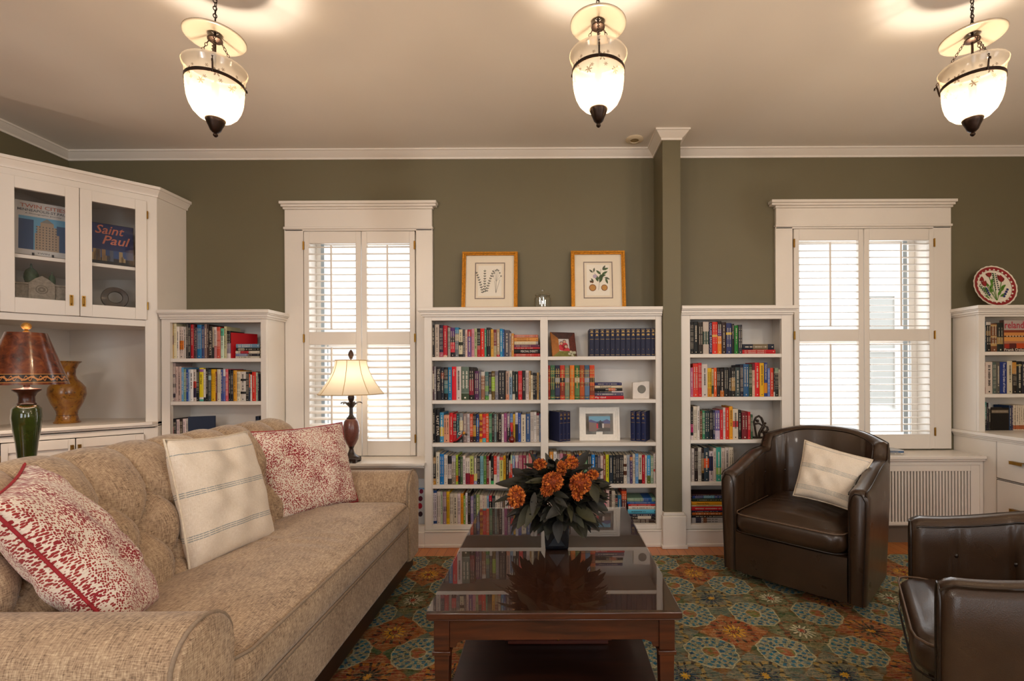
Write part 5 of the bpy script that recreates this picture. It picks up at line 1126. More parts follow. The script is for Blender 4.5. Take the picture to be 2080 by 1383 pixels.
def bloom(px, py, Y, rx, rz_, bright):
    c = bp(px, py, Y); k = Y/F*1.15; a, e = rx*k, rz_*k; b = B()
    N_ = int(150+4200*max(a, e)); 
    b.ball(c, 1, 2, 8, 6, (a*.66, a*.66, e*.66))
    for i in range(N_):
        t = 1-2*(i+.5)/N_; ph = i*2.39996; q = sqrt(1-t*t); d = Vector((q*cos(ph), q*sin(ph), t)); d = (d+Vector((rnd.uniform(-.2,.2), rnd.uniform(-.2,.2), rnd.uniform(-.2,.2)))).normalized()
        o = c+Vector((d.x*a*.74, d.y*a*.74, d.z*e*.74)); s = d.cross(Vector((rnd.uniform(-1,1), rnd.uniform(-1,1), rnd.uniform(-1,1)))).normalized()
        dd = (d+s*rnd.uniform(.1, .6)).normalized(); leaf(b, o, dd, s, rnd.uniform(.009, .0135), rnd.uniform(.008, .012), rnd.choice((0,0,1,2) if not bright else (0,1,1,2)), rnd.uniform(-.3, .5))
    make('flower_head', b, ORG, bq, smooth=60)
for q in ((1048,1009,1.70,15,20,1),(1122,978,1.68,19,17,0),(1110,995,1.67,9,9,0),(1178,982,1.68,20,19,0),(1172,1003,1.67,7,9,0),(1096,943,1.76,10,7,1),(1140,951,1.74,6,12,1),(1160,940,1.76,11,9,1),(1203,964,1.73,8,5,1)): bloom(*q)
b = B()
for k in range(60):
    a = rnd.uniform(0, 2*pi); el = rnd.uniform(-.2, 1.3); d = Vector((cos(a)*cos(el), sin(a)*cos(el)*.9, sin(el))); o = ctr+Vector((d.x*.15, d.y*.12, d.z*.135+.0)); 
    b.tube([ctr+d*.02, o], .0011, 4)
    b.ball(o, rnd.uniform(.0028, .0045), 0, 6, 5)
make('seed_sprays', b, mat('dry_seed', '5a4030', .7, var=(80, .4)), bq, smooth=60)

# ------------------------------------------------------------------ lamps
def translucent(name, col, tr=.6, trans=.0, rough=.6, gloss=.04):
    m = bpy.data.materials.new(name); m.use_nodes = True; n = N(m); n.n.remove(n.n['Principled BSDF']); out = n.n['Material Output']
    d = n.new('ShaderNodeBsdfDiffuse'); t = n.new('ShaderNodeBsdfTranslucent'); d.inputs[0].default_value = col; t.inputs[0].default_value = col
    a = n.new('ShaderNodeMixShader'); a.inputs[0].default_value = tr; n.l.new(d.outputs[0], a.inputs[1]); n.l.new(t.outputs[0], a.inputs[2]); last = a
    if trans:
        x = n.new('ShaderNodeBsdfTransparent'); x.inputs[0].default_value = col; q = n.new('ShaderNodeMixShader'); q.inputs[0].default_value = trans
        n.l.new(last.outputs[0], q.inputs[1]); n.l.new(x.outputs[0], q.inputs[2]); last = q
    g = n.new('ShaderNodeBsdfGlossy'); g.inputs['Roughness'].default_value = .15; q = n.new('ShaderNodeMixShader'); q.inputs[0].default_value = gloss
    n.l.new(last.outputs[0], q.inputs[1]); n.l.new(g.outputs[0], q.inputs[2]); n.l.new(q.outputs[0], out.inputs[0]); MATS[name] = m; return m, d, t, n
FROST, fd, ft, fn = translucent('frosted_glass', rgb('dccfba'), .08, .5)
# etched sprays: rows of eight-petalled flowers and leaf strokes in a band of the bowl
co = fn.co(); x, y, z = fn.sep(co); th = fn.m('ARCTAN2', y, x)
def etched(rows):
    f = None
    for zc, cnt, off, R in rows:
        k = fn.m('ADD', fn.m('MULTIPLY', th, cnt/(2*pi)), off+10); fu = fn.m('MULTIPLY', fn.m('SUBTRACT', fn.m('FRACT', k), .5), 2*pi*.096/cnt); fv = fn.m('SUBTRACT', z, zc)
        r = fn.m('SQRT', fn.m('ADD', fn.m('MULTIPLY', fu, fu), fn.m('MULTIPLY', fv, fv))); a = fn.m('ARCTAN2', fv, fu)
        q = fn.m('LESS_THAN', fn.m('DIVIDE', r, R), fn.m('ADD', .62, fn.m('MULTIPLY', fn.m('COSINE', fn.m('MULTIPLY', a, 6)), .38)))
        f = q if f is None else fn.m('MAXIMUM', f, q)
    return f
EZ0 = -.405
f = etched([(EZ0-.035, 6, 0, .017), (EZ0-.062, 12, .25, .008), (EZ0-.075, 6, .5, .014), (EZ0-.018, 12, .1, .007), (EZ0+.036, 40, 0, .005)])
fcol = fn.mix(fn.m('MULTIPLY', f, .8), rgb('dccfba'), rgb('5e4c3a'))
fn.l.new(fcol, fd.inputs[0]); fn.l.new(fcol, ft.inputs[0])
BELLM, *_ = translucent('bell_glass', rgb('b4a792'), .2, .36, gloss=.08)
def lathe_part(name, prof, m, parent, n=40, c=(0,0), smooth=50, cap0=False, cap1=False):
    b = B(); b.lathe(prof, n, c, 0, cap0, cap1); return make(name, b, m, parent, smooth=smooth)
def chain(pts, R=.0062, r=.0013, gap=.0108, first=0):
    b = B(); pts = [Vector(p) for p in pts]; k = first
    for a, c in zip(pts, pts[1:]):
        d = c-a; L = d.length; d = d.normalized(); n_ = max(1, round(L/gap)); q = Vector((0,0,1)).rotation_difference(d).to_matrix()
        for i in range(n_):
            o = a+(c-a)*((i+.5)/n_); M = q @ Matrix.Rotation(pi/2*(k % 2), 3, 'Z') @ Matrix(((0,1,0),(0,0,1),(1,0,0))); k += 1
            b.torus(o, R*.72, r, M, 0, 10, 5, sx=1.0 if False else 1.35)
    return b
pend = thing('pendant_light', 'glass bell-jar pendant', 'pendant light', (0, 0, 0)); WM[pend] = Matrix()
ztop = 0.0   # ceiling; all heights are below it
zr = -.372   # rim of the bowl
bowl = [(.107, zr), (.1095, zr-.004), (.108, zr-.012), (.1015, zr-.024), (.0985, zr-.045), (.098, zr-.062), (.0975, zr-.085), (.096, zr-.11), (.0925, zr-.135), (.086, zr-.158), (.075, zr-.180), (.058, zr-.198), (.036, zr-.209), (.02, zr-.212)]
lathe_part('glass_bowl', bowl, FROST, pend, 56, smooth=80)
band = [(.0993, zr-.061), (.1005, zr-.061), (.1005, zr-.074), (.0988, zr-.074)]
b = B(); b.lathe(band+[band[0]], 56, (0,0), 0, False, False); bnd = make('metal_band', b, BRONZE, pend, smooth=40)
for k in range(3):
    a = radians(-97+120*k); ca, sa = cos(a), sin(a)
    b = B(); b.tube([(.1003*ca, .1003*sa, zr-.074), (.104*ca, .104*sa, zr-.06), (.108*ca, .108*sa, zr-.04), (.1115*ca, .1115*sa, zr-.03), (.117*ca, .117*sa, zr-.034), (.118*ca, .118*sa, zr-.042)], .0032, 7); make('hook', b, BRONZE, pend, smooth=60)
    make('hanging_chain', chain([(.026*ca, .026*sa, -.268), (.1115*ca, .1115*sa, zr-.026)]), BRONZE, pend, smooth=60)
bell = [(r_, z_+.03) for r_, z_ in ((.012, -.270), (.03, -.276), (.06, -.284), (.09, -.290), (.102, -.292), (.1055, -.289), (.106, -.286), (.103, -.284), (.09, -.284), (.06, -.279), (.03, -.271), (.012, -.266))]
lathe_part('smoke_bell', bell+[bell[0]], BELLM, pend, 56, smooth=80)
lathe_part('bell_cap', [(.0, -.257), (.02, -.259), (.026, -.263), (.026, -.268), (.018, -.273), (.006, -.275), (.0, -.276)], BRONZE, pend, 24)
b = B(); b.tube([(0,0,-.23), (0,0,-.5)], .0042, 10); b.tube([(0,0,-.44), (0,0,-.52)], .013, 12); make('lamp_stem', b, BRONZE, pend, smooth=60)
lathe_part('finial_cup', [(.0, zr-.200), (.034, zr-.204), (.035, zr-.209), (.030, zr-.222), (.024, zr-.235), (.018, zr-.25), (.010, zr-.258), (.006, zr-.259), (.005, zr-.261), (.0085, zr-.265), (.0085, zr-.270), (.004, zr-.275), (0, zr-.276)], BRONZE, pend, 28)
make('ceiling_chain', chain([(0, 0, -.03), (0, 0, -.222)], .0085, .0018, .0148), BRONZE, pend, smooth=60)
b = B(); b.torus((0, 0, -.226), .0125, .0018, Matrix.Rotation(pi/2, 3, 'X'), 0, 18, 6); make('hanging_ring', b, BRONZE, pend, smooth=60)
b = B(); b.tube([(.004, 0, -.03), (.007, .003, -.1), (.002, .006, -.16), (.003, 0, -.23)], .0016, 6); make('power_cord', b, BLACK, pend)
lathe_part('ceiling_canopy', [(0, 0), (.06, 0), (.06, -.008), (.045, -.02), (.012, -.028), (.006, -.036), (0, -.036)], BRONZE, pend, 32)
PEND = [(X(440, 1.84), 1.84), (X(1218, 1.78), 1.78), (X(1978, 1.86), 1.86)]
labs = ['etched glass bell-jar pendant hanging over the tan sofa', 'etched glass bell-jar pendant hanging above the coffee table, nearest the green pillar', 'etched glass bell-jar pendant hanging over the leather chairs']
pend.location = (PEND[0][0], PEND[0][1], ZC); pend['label'] = labs[0]; pend['group'] = 'three glass pendants'
pend.rotation_euler = (0, 0, radians(38))
for k in (1, 2): dup(pend, (PEND[k][0], PEND[k][1], ZC), radians((0, 3, -10)[k]), labs[k])
def point(name, loc, W, col, r):
    l = bpy.data.lights.new(name, 'POINT'); l.energy = W; l.color = col; l.shadow_soft_size = r
    o = bpy.data.objects.new(name, l); COL.objects.link(o); o.location = loc; return o
WARM = (1, .82, .63)
for x, y in PEND: point('pendant_bulb', (x, y, ZC+zr-.172), 23, WARM, .028)

# window lamp
LY = 3.095; lx_, lz = X(713, LY), BENCH1
wl = thing('table_lamp', 'lit table lamp with cream panelled shade and brown urn base on the window bench', 'table lamp', (lx_, LY, lz))
def zl(py): return Z(py, LY, 713)
SH, *_ = translucent('cream_shade', rgb('eadfca'), .5, .05, gloss=0)
DKWD = mat('dark_lamp_wood', '2a1a14', .35, var=(40, .3)); URN = mat('mottled_urn', '683c34', .3, coat=.25, var=(45, .3))
b = B(); b.box(lx_-.047, lx_+.047, LY-.047, LY+.047, lz+.014, lz+.03); 
for sx in (-1, 1):
    for sy in (-1, 1): b.box(lx_+sx*.036-.011, lx_+sx*.036+.011, LY+sy*.036-.011, LY+sy*.036+.011, lz+.0005, lz+.014)
make('square_base', b, DKWD, wl, bevel=.002)
lathe_part('foot', [(.05, lz+.03), (.048, lz+.036), (.036, lz+.045), (.024, lz+.056), (.016, lz+.075), (.013, lz+.09), (.018, lz+.102), (.02, lz+.106)], DKWD, wl, 28, (lx_, LY), cap0=True, cap1=True)
u0 = lz+.106; u1 = zl(850)
lathe_part('urn_body', [(.019, u0), (.030, u0+.018), (.044, u0+.05), (.0525, u0+.095), (.0515, u0+.125), (.044, u1-.02), (.034, u1-.004), (.028, u1)], URN, wl, 32, (lx_, LY), cap0=True, cap1=True)
n0 = u1; lathe_part('neck', [(.028, n0), (.03, n0+.004), (.02, n0+.012), (.012, n0+.025), (.010, zl(824)), (.008, zl(818)), (.018, zl(812)), (.021, zl(807)), (.016, zl(801)), (.009, zl(797)), (.009, zl(780))], DKWD, wl, 24, (lx_, LY), cap0=True, cap1=True)
for k in range(5):
    a = 2*pi*k/5+.3+pi/2; b = B(); R = []
    for i in range(8):
        t = i/7; r = .008+.062*t; zq = zl(829)+.045*sin(t*pi*.62)-.012*t*t; w = .02*sin(pi*min(1, t*.95+.05))+.001
        c = Vector((lx_+r*cos(a), LY+r*sin(a), zq)); s = Vector((-sin(a), cos(a), 0)); R.append([c-s*w+Vector((0,0,.004)), c, c+s*w+Vector((0,0,.004)), c+Vector((0,0,-.003))])
    b.rings(R); make('carved_leaf', b, DKWD, wl, smooth=50)
zs0, zs1 = zl(800), zl(732); b = B(); R = []; npan = 8
def shade_r(t): return .098+(.207-.098)*(1-t)**1.65
RB = []
for k in range(15):
    t = k/14; r = shade_r(t); ring = []
    for j in range(npan*6):
        a = 2*pi*(j+.0)/(npan*6)+pi/8*0.4; seg = (j % 6)/6; sag = 1-.035*sin(pi*seg); ring.append((lx_+r*sag*cos(a), LY+r*sag*sin(a), zs0+(zs1-zs0)*t))
    RB.append(ring)
b.rings(RB, 0, True, False, False); sh = make('lamp_shade', b, SH, wl, smooth=60)
b = B()
for j in range(npan): b.tube([RB[k][j*6] for k in range(15)], .0022, 5)
for q in (0, 14): b.tube(RB[q], .0032, 5, 0, True)
make('shade_trim', b, mat('shade_trim', 'c4a878', .8), sh, smooth=60)
b = B(); zf = zl(731); b.lathe([(.004, zs1-.03), (.004, zf+.006), (.012, zf+.01), (.010, zf+.016), (.016, zf+.026), (.0175, zf+.036), (.014, zf+.05), (.007, zf+.062), (0, zf+.07)], 16, (lx_, LY)); make('finial', b, mat('pine_cone_finial', '4a3224', .35, .3, bump=(120, .6)), wl, smooth=40)
point('window_lamp_bulb', (lx_, LY, zs0+.085), 1.6, WARM, .03)

# green glazed lamp on a side table behind the sofa
GY = 2.42; gx = X(54, GY)
def zg(py): return Z(py, GY, 54)
st = thing('side_table', 'small round side table behind the sofa carrying the green lamp', 'side table', (gx, GY, 0))
TBZ = .61
b = B(); b.lathe([(0, TBZ), (.23, TBZ), (.235, TBZ-.01), (.23, TBZ-.024), (0, TBZ-.024)], 36, (gx, GY)); make('table_top', b, TABLEWOOD, st)
b = B(); b.lathe([(.02, TBZ-.024), (.028, .5), (.02, .35), (.035, .2), (.03, .1)], 20, (gx, GY)); make('pedestal', b, TABLEWOOD, st)
for k in range(3):
    a = 2*pi*k/3; b = B(); b.tube([(gx, GY, .13), (gx+.1*cos(a), GY+.1*sin(a), .1), (gx+.2*cos(a), GY+.2*sin(a), .016)], .016, 8); make('leg', b, TABLEWOOD, st)
gl = thing('table_lamp', 'green glazed table lamp with brown mottled shade, behind the sofa', 'table lamp', (gx, GY, TBZ))
GLZ = mat('green_glaze', '2c3a10', .07, coat=.8, var=(9, .55)); DKB = mat('dark_brown_ceramic', '3a2014', .3, var=(40, .35))
lathe_part('lamp_foot', [(.0, TBZ), (.06, TBZ), (.062, TBZ+.01), (.05, TBZ+.02), (.03, TBZ+.03)], DKB, gl, 36, (gx, GY))
gz0, gz1 = TBZ+.03, zg(822)
lathe_part('glazed_body', [(.028, gz0), (.031, gz0+.04), (.042, gz0+(gz1-gz0)*.45), (.053, gz0+(gz1-gz0)*.68), (.0575, gz0+(gz1-gz0)*.82), (.054, gz1-.02), (.043, gz1-.004), (.034, gz1)], GLZ, gl, 40, (gx, GY), cap0=True, cap1=True)
lathe_part('collar', [(.034, gz1), (.037, gz1+.004), (.031, gz1+.012), (.030, zg(806)), (.038, zg(798)), (.053, zg(793)), (.053, zg(790)), (.02, zg(788)), (.012, zg(786)), (.012, zg(772))], DKB, gl, 40, (gx, GY), cap0=True, cap1=True)
def tortoise():
    m = mat('tortoise_shade', '4a2414', .22, coat=.5); n = N(m); p = bsdf(m); co = n.co(); x, y, z = n.sep(co)
    t = n.noise(co, 22, 4, .6, .8); col = n.ramp(t, [(.3, rgb('351610')), (.52, rgb('6a3018')), (.72, rgb('8c4a22'))])
    zb_ = n.m('SUBTRACT', z, zg(768)-TBZ); a = n.m('ARCTAN2', y, x)
    bandf = n.m('LESS_THAN', n.m('ABSOLUTE', zb_), .020)
    lf = n.m('LESS_THAN', n.m('ABSOLUTE', n.m('SUBTRACT', zb_, n.m('MULTIPLY', n.m('SINE', n.m('MULTIPLY', a, 18)), .007))), .0045)
    lf2 = n.m('LESS_THAN', n.m('ABSOLUTE', n.m('SUBTRACT', zb_, n.m('MULTIPLY', n.m('SINE', n.m('MULTIPLY', a, 36)), -.011))), .0028)
    edge = n.m('LESS_THAN', n.m('ABSOLUTE', n.m('SUBTRACT', n.m('ABSOLUTE', zb_), .0205)), .0018)
    col = n.mix(bandf, col, rgb('201010')); col = n.mix(n.m('MULTIPLY', n.m('MAXIMUM', lf, lf2), bandf), col, rgb('c0804a')); col = n.mix(edge, col, rgb('b0783c'))
    n.l.new(col, p.inputs['Base Color']); n.l.new(n.bump(n.noise(co, 14, 2), .35, .01), p.inputs['Normal']); return m
gs0, gs1 = zg(781), zg(676)
def taper(t): return .158+(.075-.158)*t
b = B(); b.lathe([(taper(k/10), gs0+(gs1-gs0)*k/10) for k in range(11)]+[(taper(1-k/10)-.003, gs0+(gs1-gs0)*(1-k/10)) for k in range(11)]+[(taper(0), gs0)], 48, (gx, GY), 0, False, False); make('lamp_shade', b, tortoise(), gl, smooth=50)
b = B(); zq = zg(675); b.lathe([(.004, gs1-.05), (.004, zq), (.014, zq+.003), (.010, zq+.008), (.007, zq+.012)], 16, (gx, GY)); b.ball((gx, GY, zq+.032), .020, 0, 16, 12); make('finial', b, mat('amber_finial', 'b88438', .2, .5, bump=(160, .8)), gl, smooth=50)
b = B(); zr_ = gs1-.004; b.tube([(gx-.07, GY, zr_), (gx+.07, GY, zr_)], .002, 6); b.tube([(gx, GY-.07, zr_), (gx, GY+.07, zr_)], .002, 6); make('shade_spider', b, BRASS, gl)
point('green_lamp_bulb', (gx, GY, gs0+.07), 6, WARM, .03)
# ------------------------------------------------------------------ things on and in the shelving
SWT = ZB(624.5)
GOLD = mat('carved_gold', 'b0741f', .34, .75, var=(120, .4), bump=(160, 1.0)); MATB = mat('mount_board', 'e9dcc6', .8); INNER = mat('taupe_line', '8a7a70', .7, var=(150, .3)); PAPER = mat('print_paper', 'efe8da', .8)
def frame2d(b, x0, x1, z0, z1, w, y0, y1, m=0, prof=None):
    b.box(x0, x0+w, y0, y1, z0, z1, m); b.box(x1-w, x1, y0, y1, z0, z1, m); b.box(x0+w, x1-w, y0, y1, z0, z0+w, m); b.box(x0+w, x1-w, y0, y1, z1-w, z1, m)
def lf2d(b, x, z, a, L, W, m, y):
    d = (cos(a), sin(a)); s = (-d[1], d[0]); pts = []
    for t, k in ((0, 0), (.25, .8), (.5, 1), (.75, .7), (1, 0), (.75, -.7), (.5, -1), (.25, -.8)): pts.append((x+d[0]*L*t+s[0]*W*.5*k, y, z+d[1]*L*t+s[1]*W*.5*k))
    b.poly(pts, m)
def strk(b, p, q, w, m, y):
    dx, dz = q[0]-p[0], q[1]-p[1]; L = sqrt(dx*dx+dz*dz) or 1; s = (-dz/L*w/2, dx/L*w/2)
    b.quad((p[0]-s[0], y, p[1]-s[1]), (q[0]-s[0], y, q[1]-s[1]), (q[0]+s[0], y, q[1]+s[1]), (p[0]+s[0], y, p[1]+s[1]), m)
def disc2d(b, x, z, r, m, y, n=12, sz=1): b.poly([(x+r*cos(2*pi*k/n), y, z+r*sz*sin(2*pi*k/n)) for k in range(n)], m)
INK = [mat('ink_green', '4c5440', .8), mat('ink_dark', '33352c', .8), mat('ink_grey', '8c8a80', .8), mat('ink_leaf', '3d5a30', .8), mat('ink_ochre', 'c08a40', .8), mat('ink_brown', '7a4a28', .8), mat('ink_lilac', 'b8aac0', .8)]
def art(px0, px1, py0, label, kind):
    Y = YW-.075; x0, x1 = X(px0, Y), X(px1, Y); z0 = SWT; h = (Z(py0, YW-.03, (px0+px1)/2)-z0); w = x1-x0
    t = thing('framed_print', label, 'picture', ((x0+x1)/2, Y, z0), 0, 'gold-framed botanical prints')
    lean = Matrix.Translation(((x0+x1)/2, Y, z0+.0005)) @ Matrix.Rotation(-atan2(.052, h), 4, 'X'); WM[t] = Matrix.Translation(((x0+x1)/2, Y, z0))
    def part(nm, b, m, par=t, **k): b.xf(lean); return make(nm, b, m, par, **k)
    b = B(); frame2d(b, -w/2, w/2, 0, h, .026, -.012, .012); frame2d(b, -w/2+.004, w/2-.004, .004, h-.004, .012, -.018, -.012); part('gold_frame', b, GOLD, bevel=.003)
    b = B(); b.box(-w/2+.02, w/2-.02, .0, .006, .02, h-.02); part('mount', b, MATB, smooth=0)
    iw, ih = w*.27, h*.31; cz = h*.51
    b = B(); frame2d(b, -iw, iw, cz-ih, cz+ih, .007, -.0014, 0); part('mount_border', b, INNER, smooth=0)
    b = B(); b.box(-iw*.78, iw*.78, -.0009, 0, cz-ih*.84, cz+ih*.84); pr = part('print_sheet', b, PAPER, smooth=0)
    b = B(); y = -.0016; sc = ih/ .11
    if kind == 0:
        for k in range(3):
            a0 = pi/2+(1-k)*.24; p = (-iw*(.46-.12*k), cz-ih*(.66-.04*k))
            for i in range(11):
                q = (p[0]+.0155*sc*cos(a0), p[1]+.0155*sc*sin(a0)); strk(b, p, q, .0016, 1, y)
                for s in (-1, 1): lf2d(b, p[0], p[1], a0+s*.9, .0125*sc*(1-.03*i), .0055*sc, 0 if (i+k) % 2 else 1, y-.0002)
                p = q; a0 += .02*(1-k)
                if p[1] > cz+ih*.6 or (k != 1 and i > 7): break
        for k in range(7):
            e = (iw*(.2+.09*k), cz+ih*(.25+.35*sin(pi*k/6))); strk(b, (iw*.42, cz-ih*.05), e, .0012, 2, y); disc2d(b, e[0], e[1], .0055*sc, 2, y-.0002, 8)
        strk(b, (iw*.4, cz-ih*.68), (iw*.42, cz-ih*.02), .0022, 1, y); strk(b, (iw*.4, cz-ih*.68), (iw*.66, cz+ih*.05), .0018, 1, y); strk(b, (iw*.4, cz-ih*.68), (iw*.3, cz+ih*.0), .0018, 2, y)
    else:
        for (x, z, a, L, W) in ((0, -.1, 1.9, .05, .018), (.1, -.15, 1.25, .055, .02), (-.05, .05, .5, .05, .016), (.2, .3, 2.4, .04, .014), (.25, .3, .5, .042, .014), (.3, .55, .3, .04, .013), (.3, .55, 1.0, .035, .012), (-.35, .4, 2.4, .03, .011), (-.3, .42, 1.4, .03, .011), (.5, .1, -1.2, .04, .013), (.45, .15, -.4, .035, .012), (.05, .2, .2, .045, .016), (-.3, -.1, 2.9, .028, .010), (-.3, -.1, 2.2, .028, .010)):
            lf2d(b, iw*x, cz+ih*z, a, L*sc*.95, W*sc, 3 if L > .036 else 0, y)
        strk(b, (iw*.02, cz-ih*.55), (iw*.2, cz+ih*.6), .0018, 1, y); strk(b, (iw*.1, cz+ih*.1), (-iw*.35, cz+ih*.45), .0014, 1, y); strk(b, (iw*.12, cz+ih*.2), (iw*.5, cz+ih*.1), .0014, 1, y)
        disc2d(b, -iw*.22, cz+ih*.2, .012*sc, 6, y-.0002)
        for x, r in ((-.38, .021), (.42, .019)): disc2d(b, iw*x, cz-ih*.42, r*sc, 5, y-.0002, 16); disc2d(b, iw*x, cz-ih*.42, r*.8*sc, 4, y-.0004, 16)
        disc2d(b, -iw*.5, cz-ih*.1, .006*sc, 5, y); disc2d(b, -iw*.38, cz-ih*.12, .006*sc, 5, y)
    part('botanical_drawing', b, INK, pr, smooth=0)
    b = B(); b.box(-w/2+.024, w/2-.024, -.004, -.002, .024, h-.024); part('glazing', b, PANE, smooth=0)
art(938, 1052, 511, 'gold-framed botanical print of grey ferns and seed heads on the wide bookcase', 0)
art(1161, 1272, 509, 'gold-framed botanical print of green leaves and round ochre fruit on the wide bookcase', 1)
# cut-glass jar
jx, jy = X(1103, 3.2), 3.2; z = SWT
j = thing('glass_jar', 'cut-glass lidded jar standing between the two gold-framed prints', 'jar', (jx, jy, z))
CRY = glass_mat('cut_crystal', (.97, .97, .96, 1), 1.5, .06, 2.2)
b = B(); Rj = []
for r, zz_ in ((.046, .0005), (.054, .01), (.058, .03), (.058, .075), (.05, .088), (.05, .094), (.046, .094), (.046, .085), (.053, .074), (.053, .03), (.048, .012), (.0, .01)):
    Rj.append([(jx+(r*(1+.045*(k % 2)) if r > .05 else r)*cos(2*pi*k/28), jy+(r*(1+.045*(k % 2)) if r > .05 else r)*sin(2*pi*k/28), z+zz_) for k in range(28)])
b.rings(Rj, 0, True, True, False); make('jar_body', b, CRY, j, smooth=10)
b = B(); b.lathe([(.0, z+.095), (.053, z+.095), (.055, z+.1), (.045, z+.11), (.02, z+.114), (.008, z+.118), (.014, z+.126), (.015, z+.132), (.008, z+.139), (0, z+.14)], 20, (jx, jy)); make('jar_lid', b, CRY, j, smooth=12)
# painted plate
pr_, py_ = .148, 3.235; pxx = X(2020.5, py_); pz = FTOP; 
pl = thing('decorative_plate', 'white scalloped plate painted with tulips and a red rim on the far right bookcase', 'plate', (pxx, py_, pz))
Mp = Matrix.Translation((pxx, py_, pz+pr_+.001)) @ Matrix.Rotation(radians(-12), 4, 'X')
PLM = [mat('plate_glaze', 'e6dccb', .15, coat=.4), mat('plate_red', '8c1420', .2, coat=.3), mat('plate_green', '4a7a22', .25), mat('plate_blue', '28286a', .25), mat('plate_line', '2a4038', .25), mat('plate_dark_red', '741418', .25)]
b = B(); Rp = []; nn = 96
for r, d in ((0.0, .006), (.6, .006), (.78, -.0), (.93, -.006), (1.0, -.010), (1.0, -.006), (.93, .0), (.6, .014), (.0, .014)):
    Rp.append([(pr_*r*(1+(.012*cos(24*2*pi*k/nn) if r > .9 else 0))*cos(2*pi*k/nn), d, pr_*r*(1+(.012*cos(24*2*pi*k/nn) if r > .9 else 0))*sin(2*pi*k/nn)) for k in range(nn)])
b.rings(Rp); b.xf(Mp); dish = make('plate_dish', b, PLM[0], pl, smooth=40)
b = B(); R0 = [(pr_*.79*cos(2*pi*k/nn), -.0035, pr_*.79*sin(2*pi*k/nn)) for k in range(nn)]; R1 = [(pr_*.945*cos(2*pi*k/nn), -.0085, pr_*.945*sin(2*pi*k/nn)) for k in range(nn)]
for k in range(nn): q = (k+1) % nn; b.quad(R0[k], R0[q], R1[q], R1[k], 1)
for k in range(26):
    a = 2*pi*k/26; c_ = lambda r, da: (pr_*r*cos(a+da), -.0062-(r-.79)*.04, pr_*r*sin(a+da)); b.poly([c_(.79, -.06), c_(.83, -.045), c_(.855, 0), c_(.83, .045), c_(.79, .06)], 0)
yq = .0032
def pq(x, z): return (pr_*x, pr_*z)
def tulip(x, z, a, s):
    for k in (-.45, 0, .45): lf2d(b, pr_*x, pr_*z, a+k*.8, pr_*.38*s, pr_*.16*s, 5 if k else 1, yq-.0004-(0 if k else .0003))
def flat(x): return yq
for (x, z, a, s) in ((-.1, .48, 1.75, 1), (-.42, .33, 2.6, .9), (-.42, .0, 1.7, .85), (.42, .22, 1.5, 1.1)): tulip(x*.95, z*.95, a, s)
for p, q in (((0, -.7), (-.12, .5)), ((0, -.7), (-.42, .3)), ((-.1, -.4), (-.42, -.02)), ((.02, -.7), (.4, .22)), ((.0, -.7), (.12, .7)), ((-.2, -.6), (-.7, .1))): strk(b, pq(*p), pq(*q), .0046, 2, yq)
for (x, z, a) in ((-.2, .0, 2.3), (-.1, .1, 1.2), (-.3, -.3, 2.2), (.25, -.25, .8), (.3, -.1, .6), (-.1, -.3, 1.9), (.1, -.45, .9), (-.3, -.6, 2.6), (-.2, -.1, .9), (.2, -.5, .5)): lf2d(b, pr_*x, pr_*z, a, pr_*.34, pr_*.12, 2, yq-.0002)
for k in range(9):
    for s in (-1, 1): disc2d(b, pr_*(.13+s*.07-.01*k*0), pr_*(.65-.1*k), pr_*.036, 4, yq-.0004, 7)
for k in range(4): disc2d(b, pr_*(.38+.075*k), pr_*(-.48+.11*k), pr_*.062, 3, yq-.0004, 8); disc2d(b, pr_*(-.28+.03*k*-1), pr_*(-.4+.1*k), pr_*.052, 3, yq-.0004, 8)
for k in range(7):
    for s in (-1, 1): disc2d(b, pr_*(-.66+.05*k+s*.05), pr_*(.1-.09*k), pr_*.032, 4, yq-.0004, 7)
b.xf(Mp); make('painted_pattern', b, PLM, dish, smooth=0)
# woven-look family photo frame, turned and tilted back
Y = YB+.07; fx = X(1118, Y); fz = M_SH[0]
t = thing('photo_frame', 'brown patchwork photo frame with a portrait of people in red, beside the navy set', 'photo frame', (fx+.08, Y, fz))
Mf = Matrix.Translation((fx+.016, Y-.02, fz+.001)) @ Matrix.Rotation(radians(20), 4, 'Z') @ Matrix.Rotation(radians(-15), 4, 'X')
def fp(nm, b, m, par=None, **k): b.xf(Mf); return make(nm, b, m, par or t, **k)
w, h = .178, .175; sk = .0
b = B(); ms = [mat('amber_panel', '9c5c14', .35, var=(30, .3)), mat('dark_ornate', '3c1a14', .5, var=(70, .5), bump=(120, .5)), mat('moss_panel', '6c6a20', .5, var=(50, .3)), mat('rust_weave', '5c2414', .7, var=(110, .5))]
o = [(0, 0), (w, 0), (w, h), (0, h)]; i_ = [(w*.30, h*.23), (w*.74, h*.23), (w*.74, h*.74), (w*.30, h*.74)]
for k, m in ((3, 0), (2, 1), (0, 2), (1, 3)):
    a, c = o[k], o[(k+1) % 4]; d, e = i_[(k+1) % 4], i_[k]
    b.hexa([(a[0],0,a[1]),(c[0],0,c[1]),(d[0],0,d[1]),(e[0],0,e[1]),(a[0],.012,a[1]),(c[0],.012,c[1]),(d[0],.012,d[1]),(e[0],.012,e[1])], m)
fp('frame_border', b, ms, smooth=0)
b = B(); PH = [mat('photo_pale', 'c8c0bc', .4), mat('photo_red', 'c01830', .4), mat('photo_skin', 'c89880', .4), mat('photo_hair', '3a1c14', .4)]
b.box(w*.29, w*.75, .006, .009, h*.22, h*.75); yy = .0055
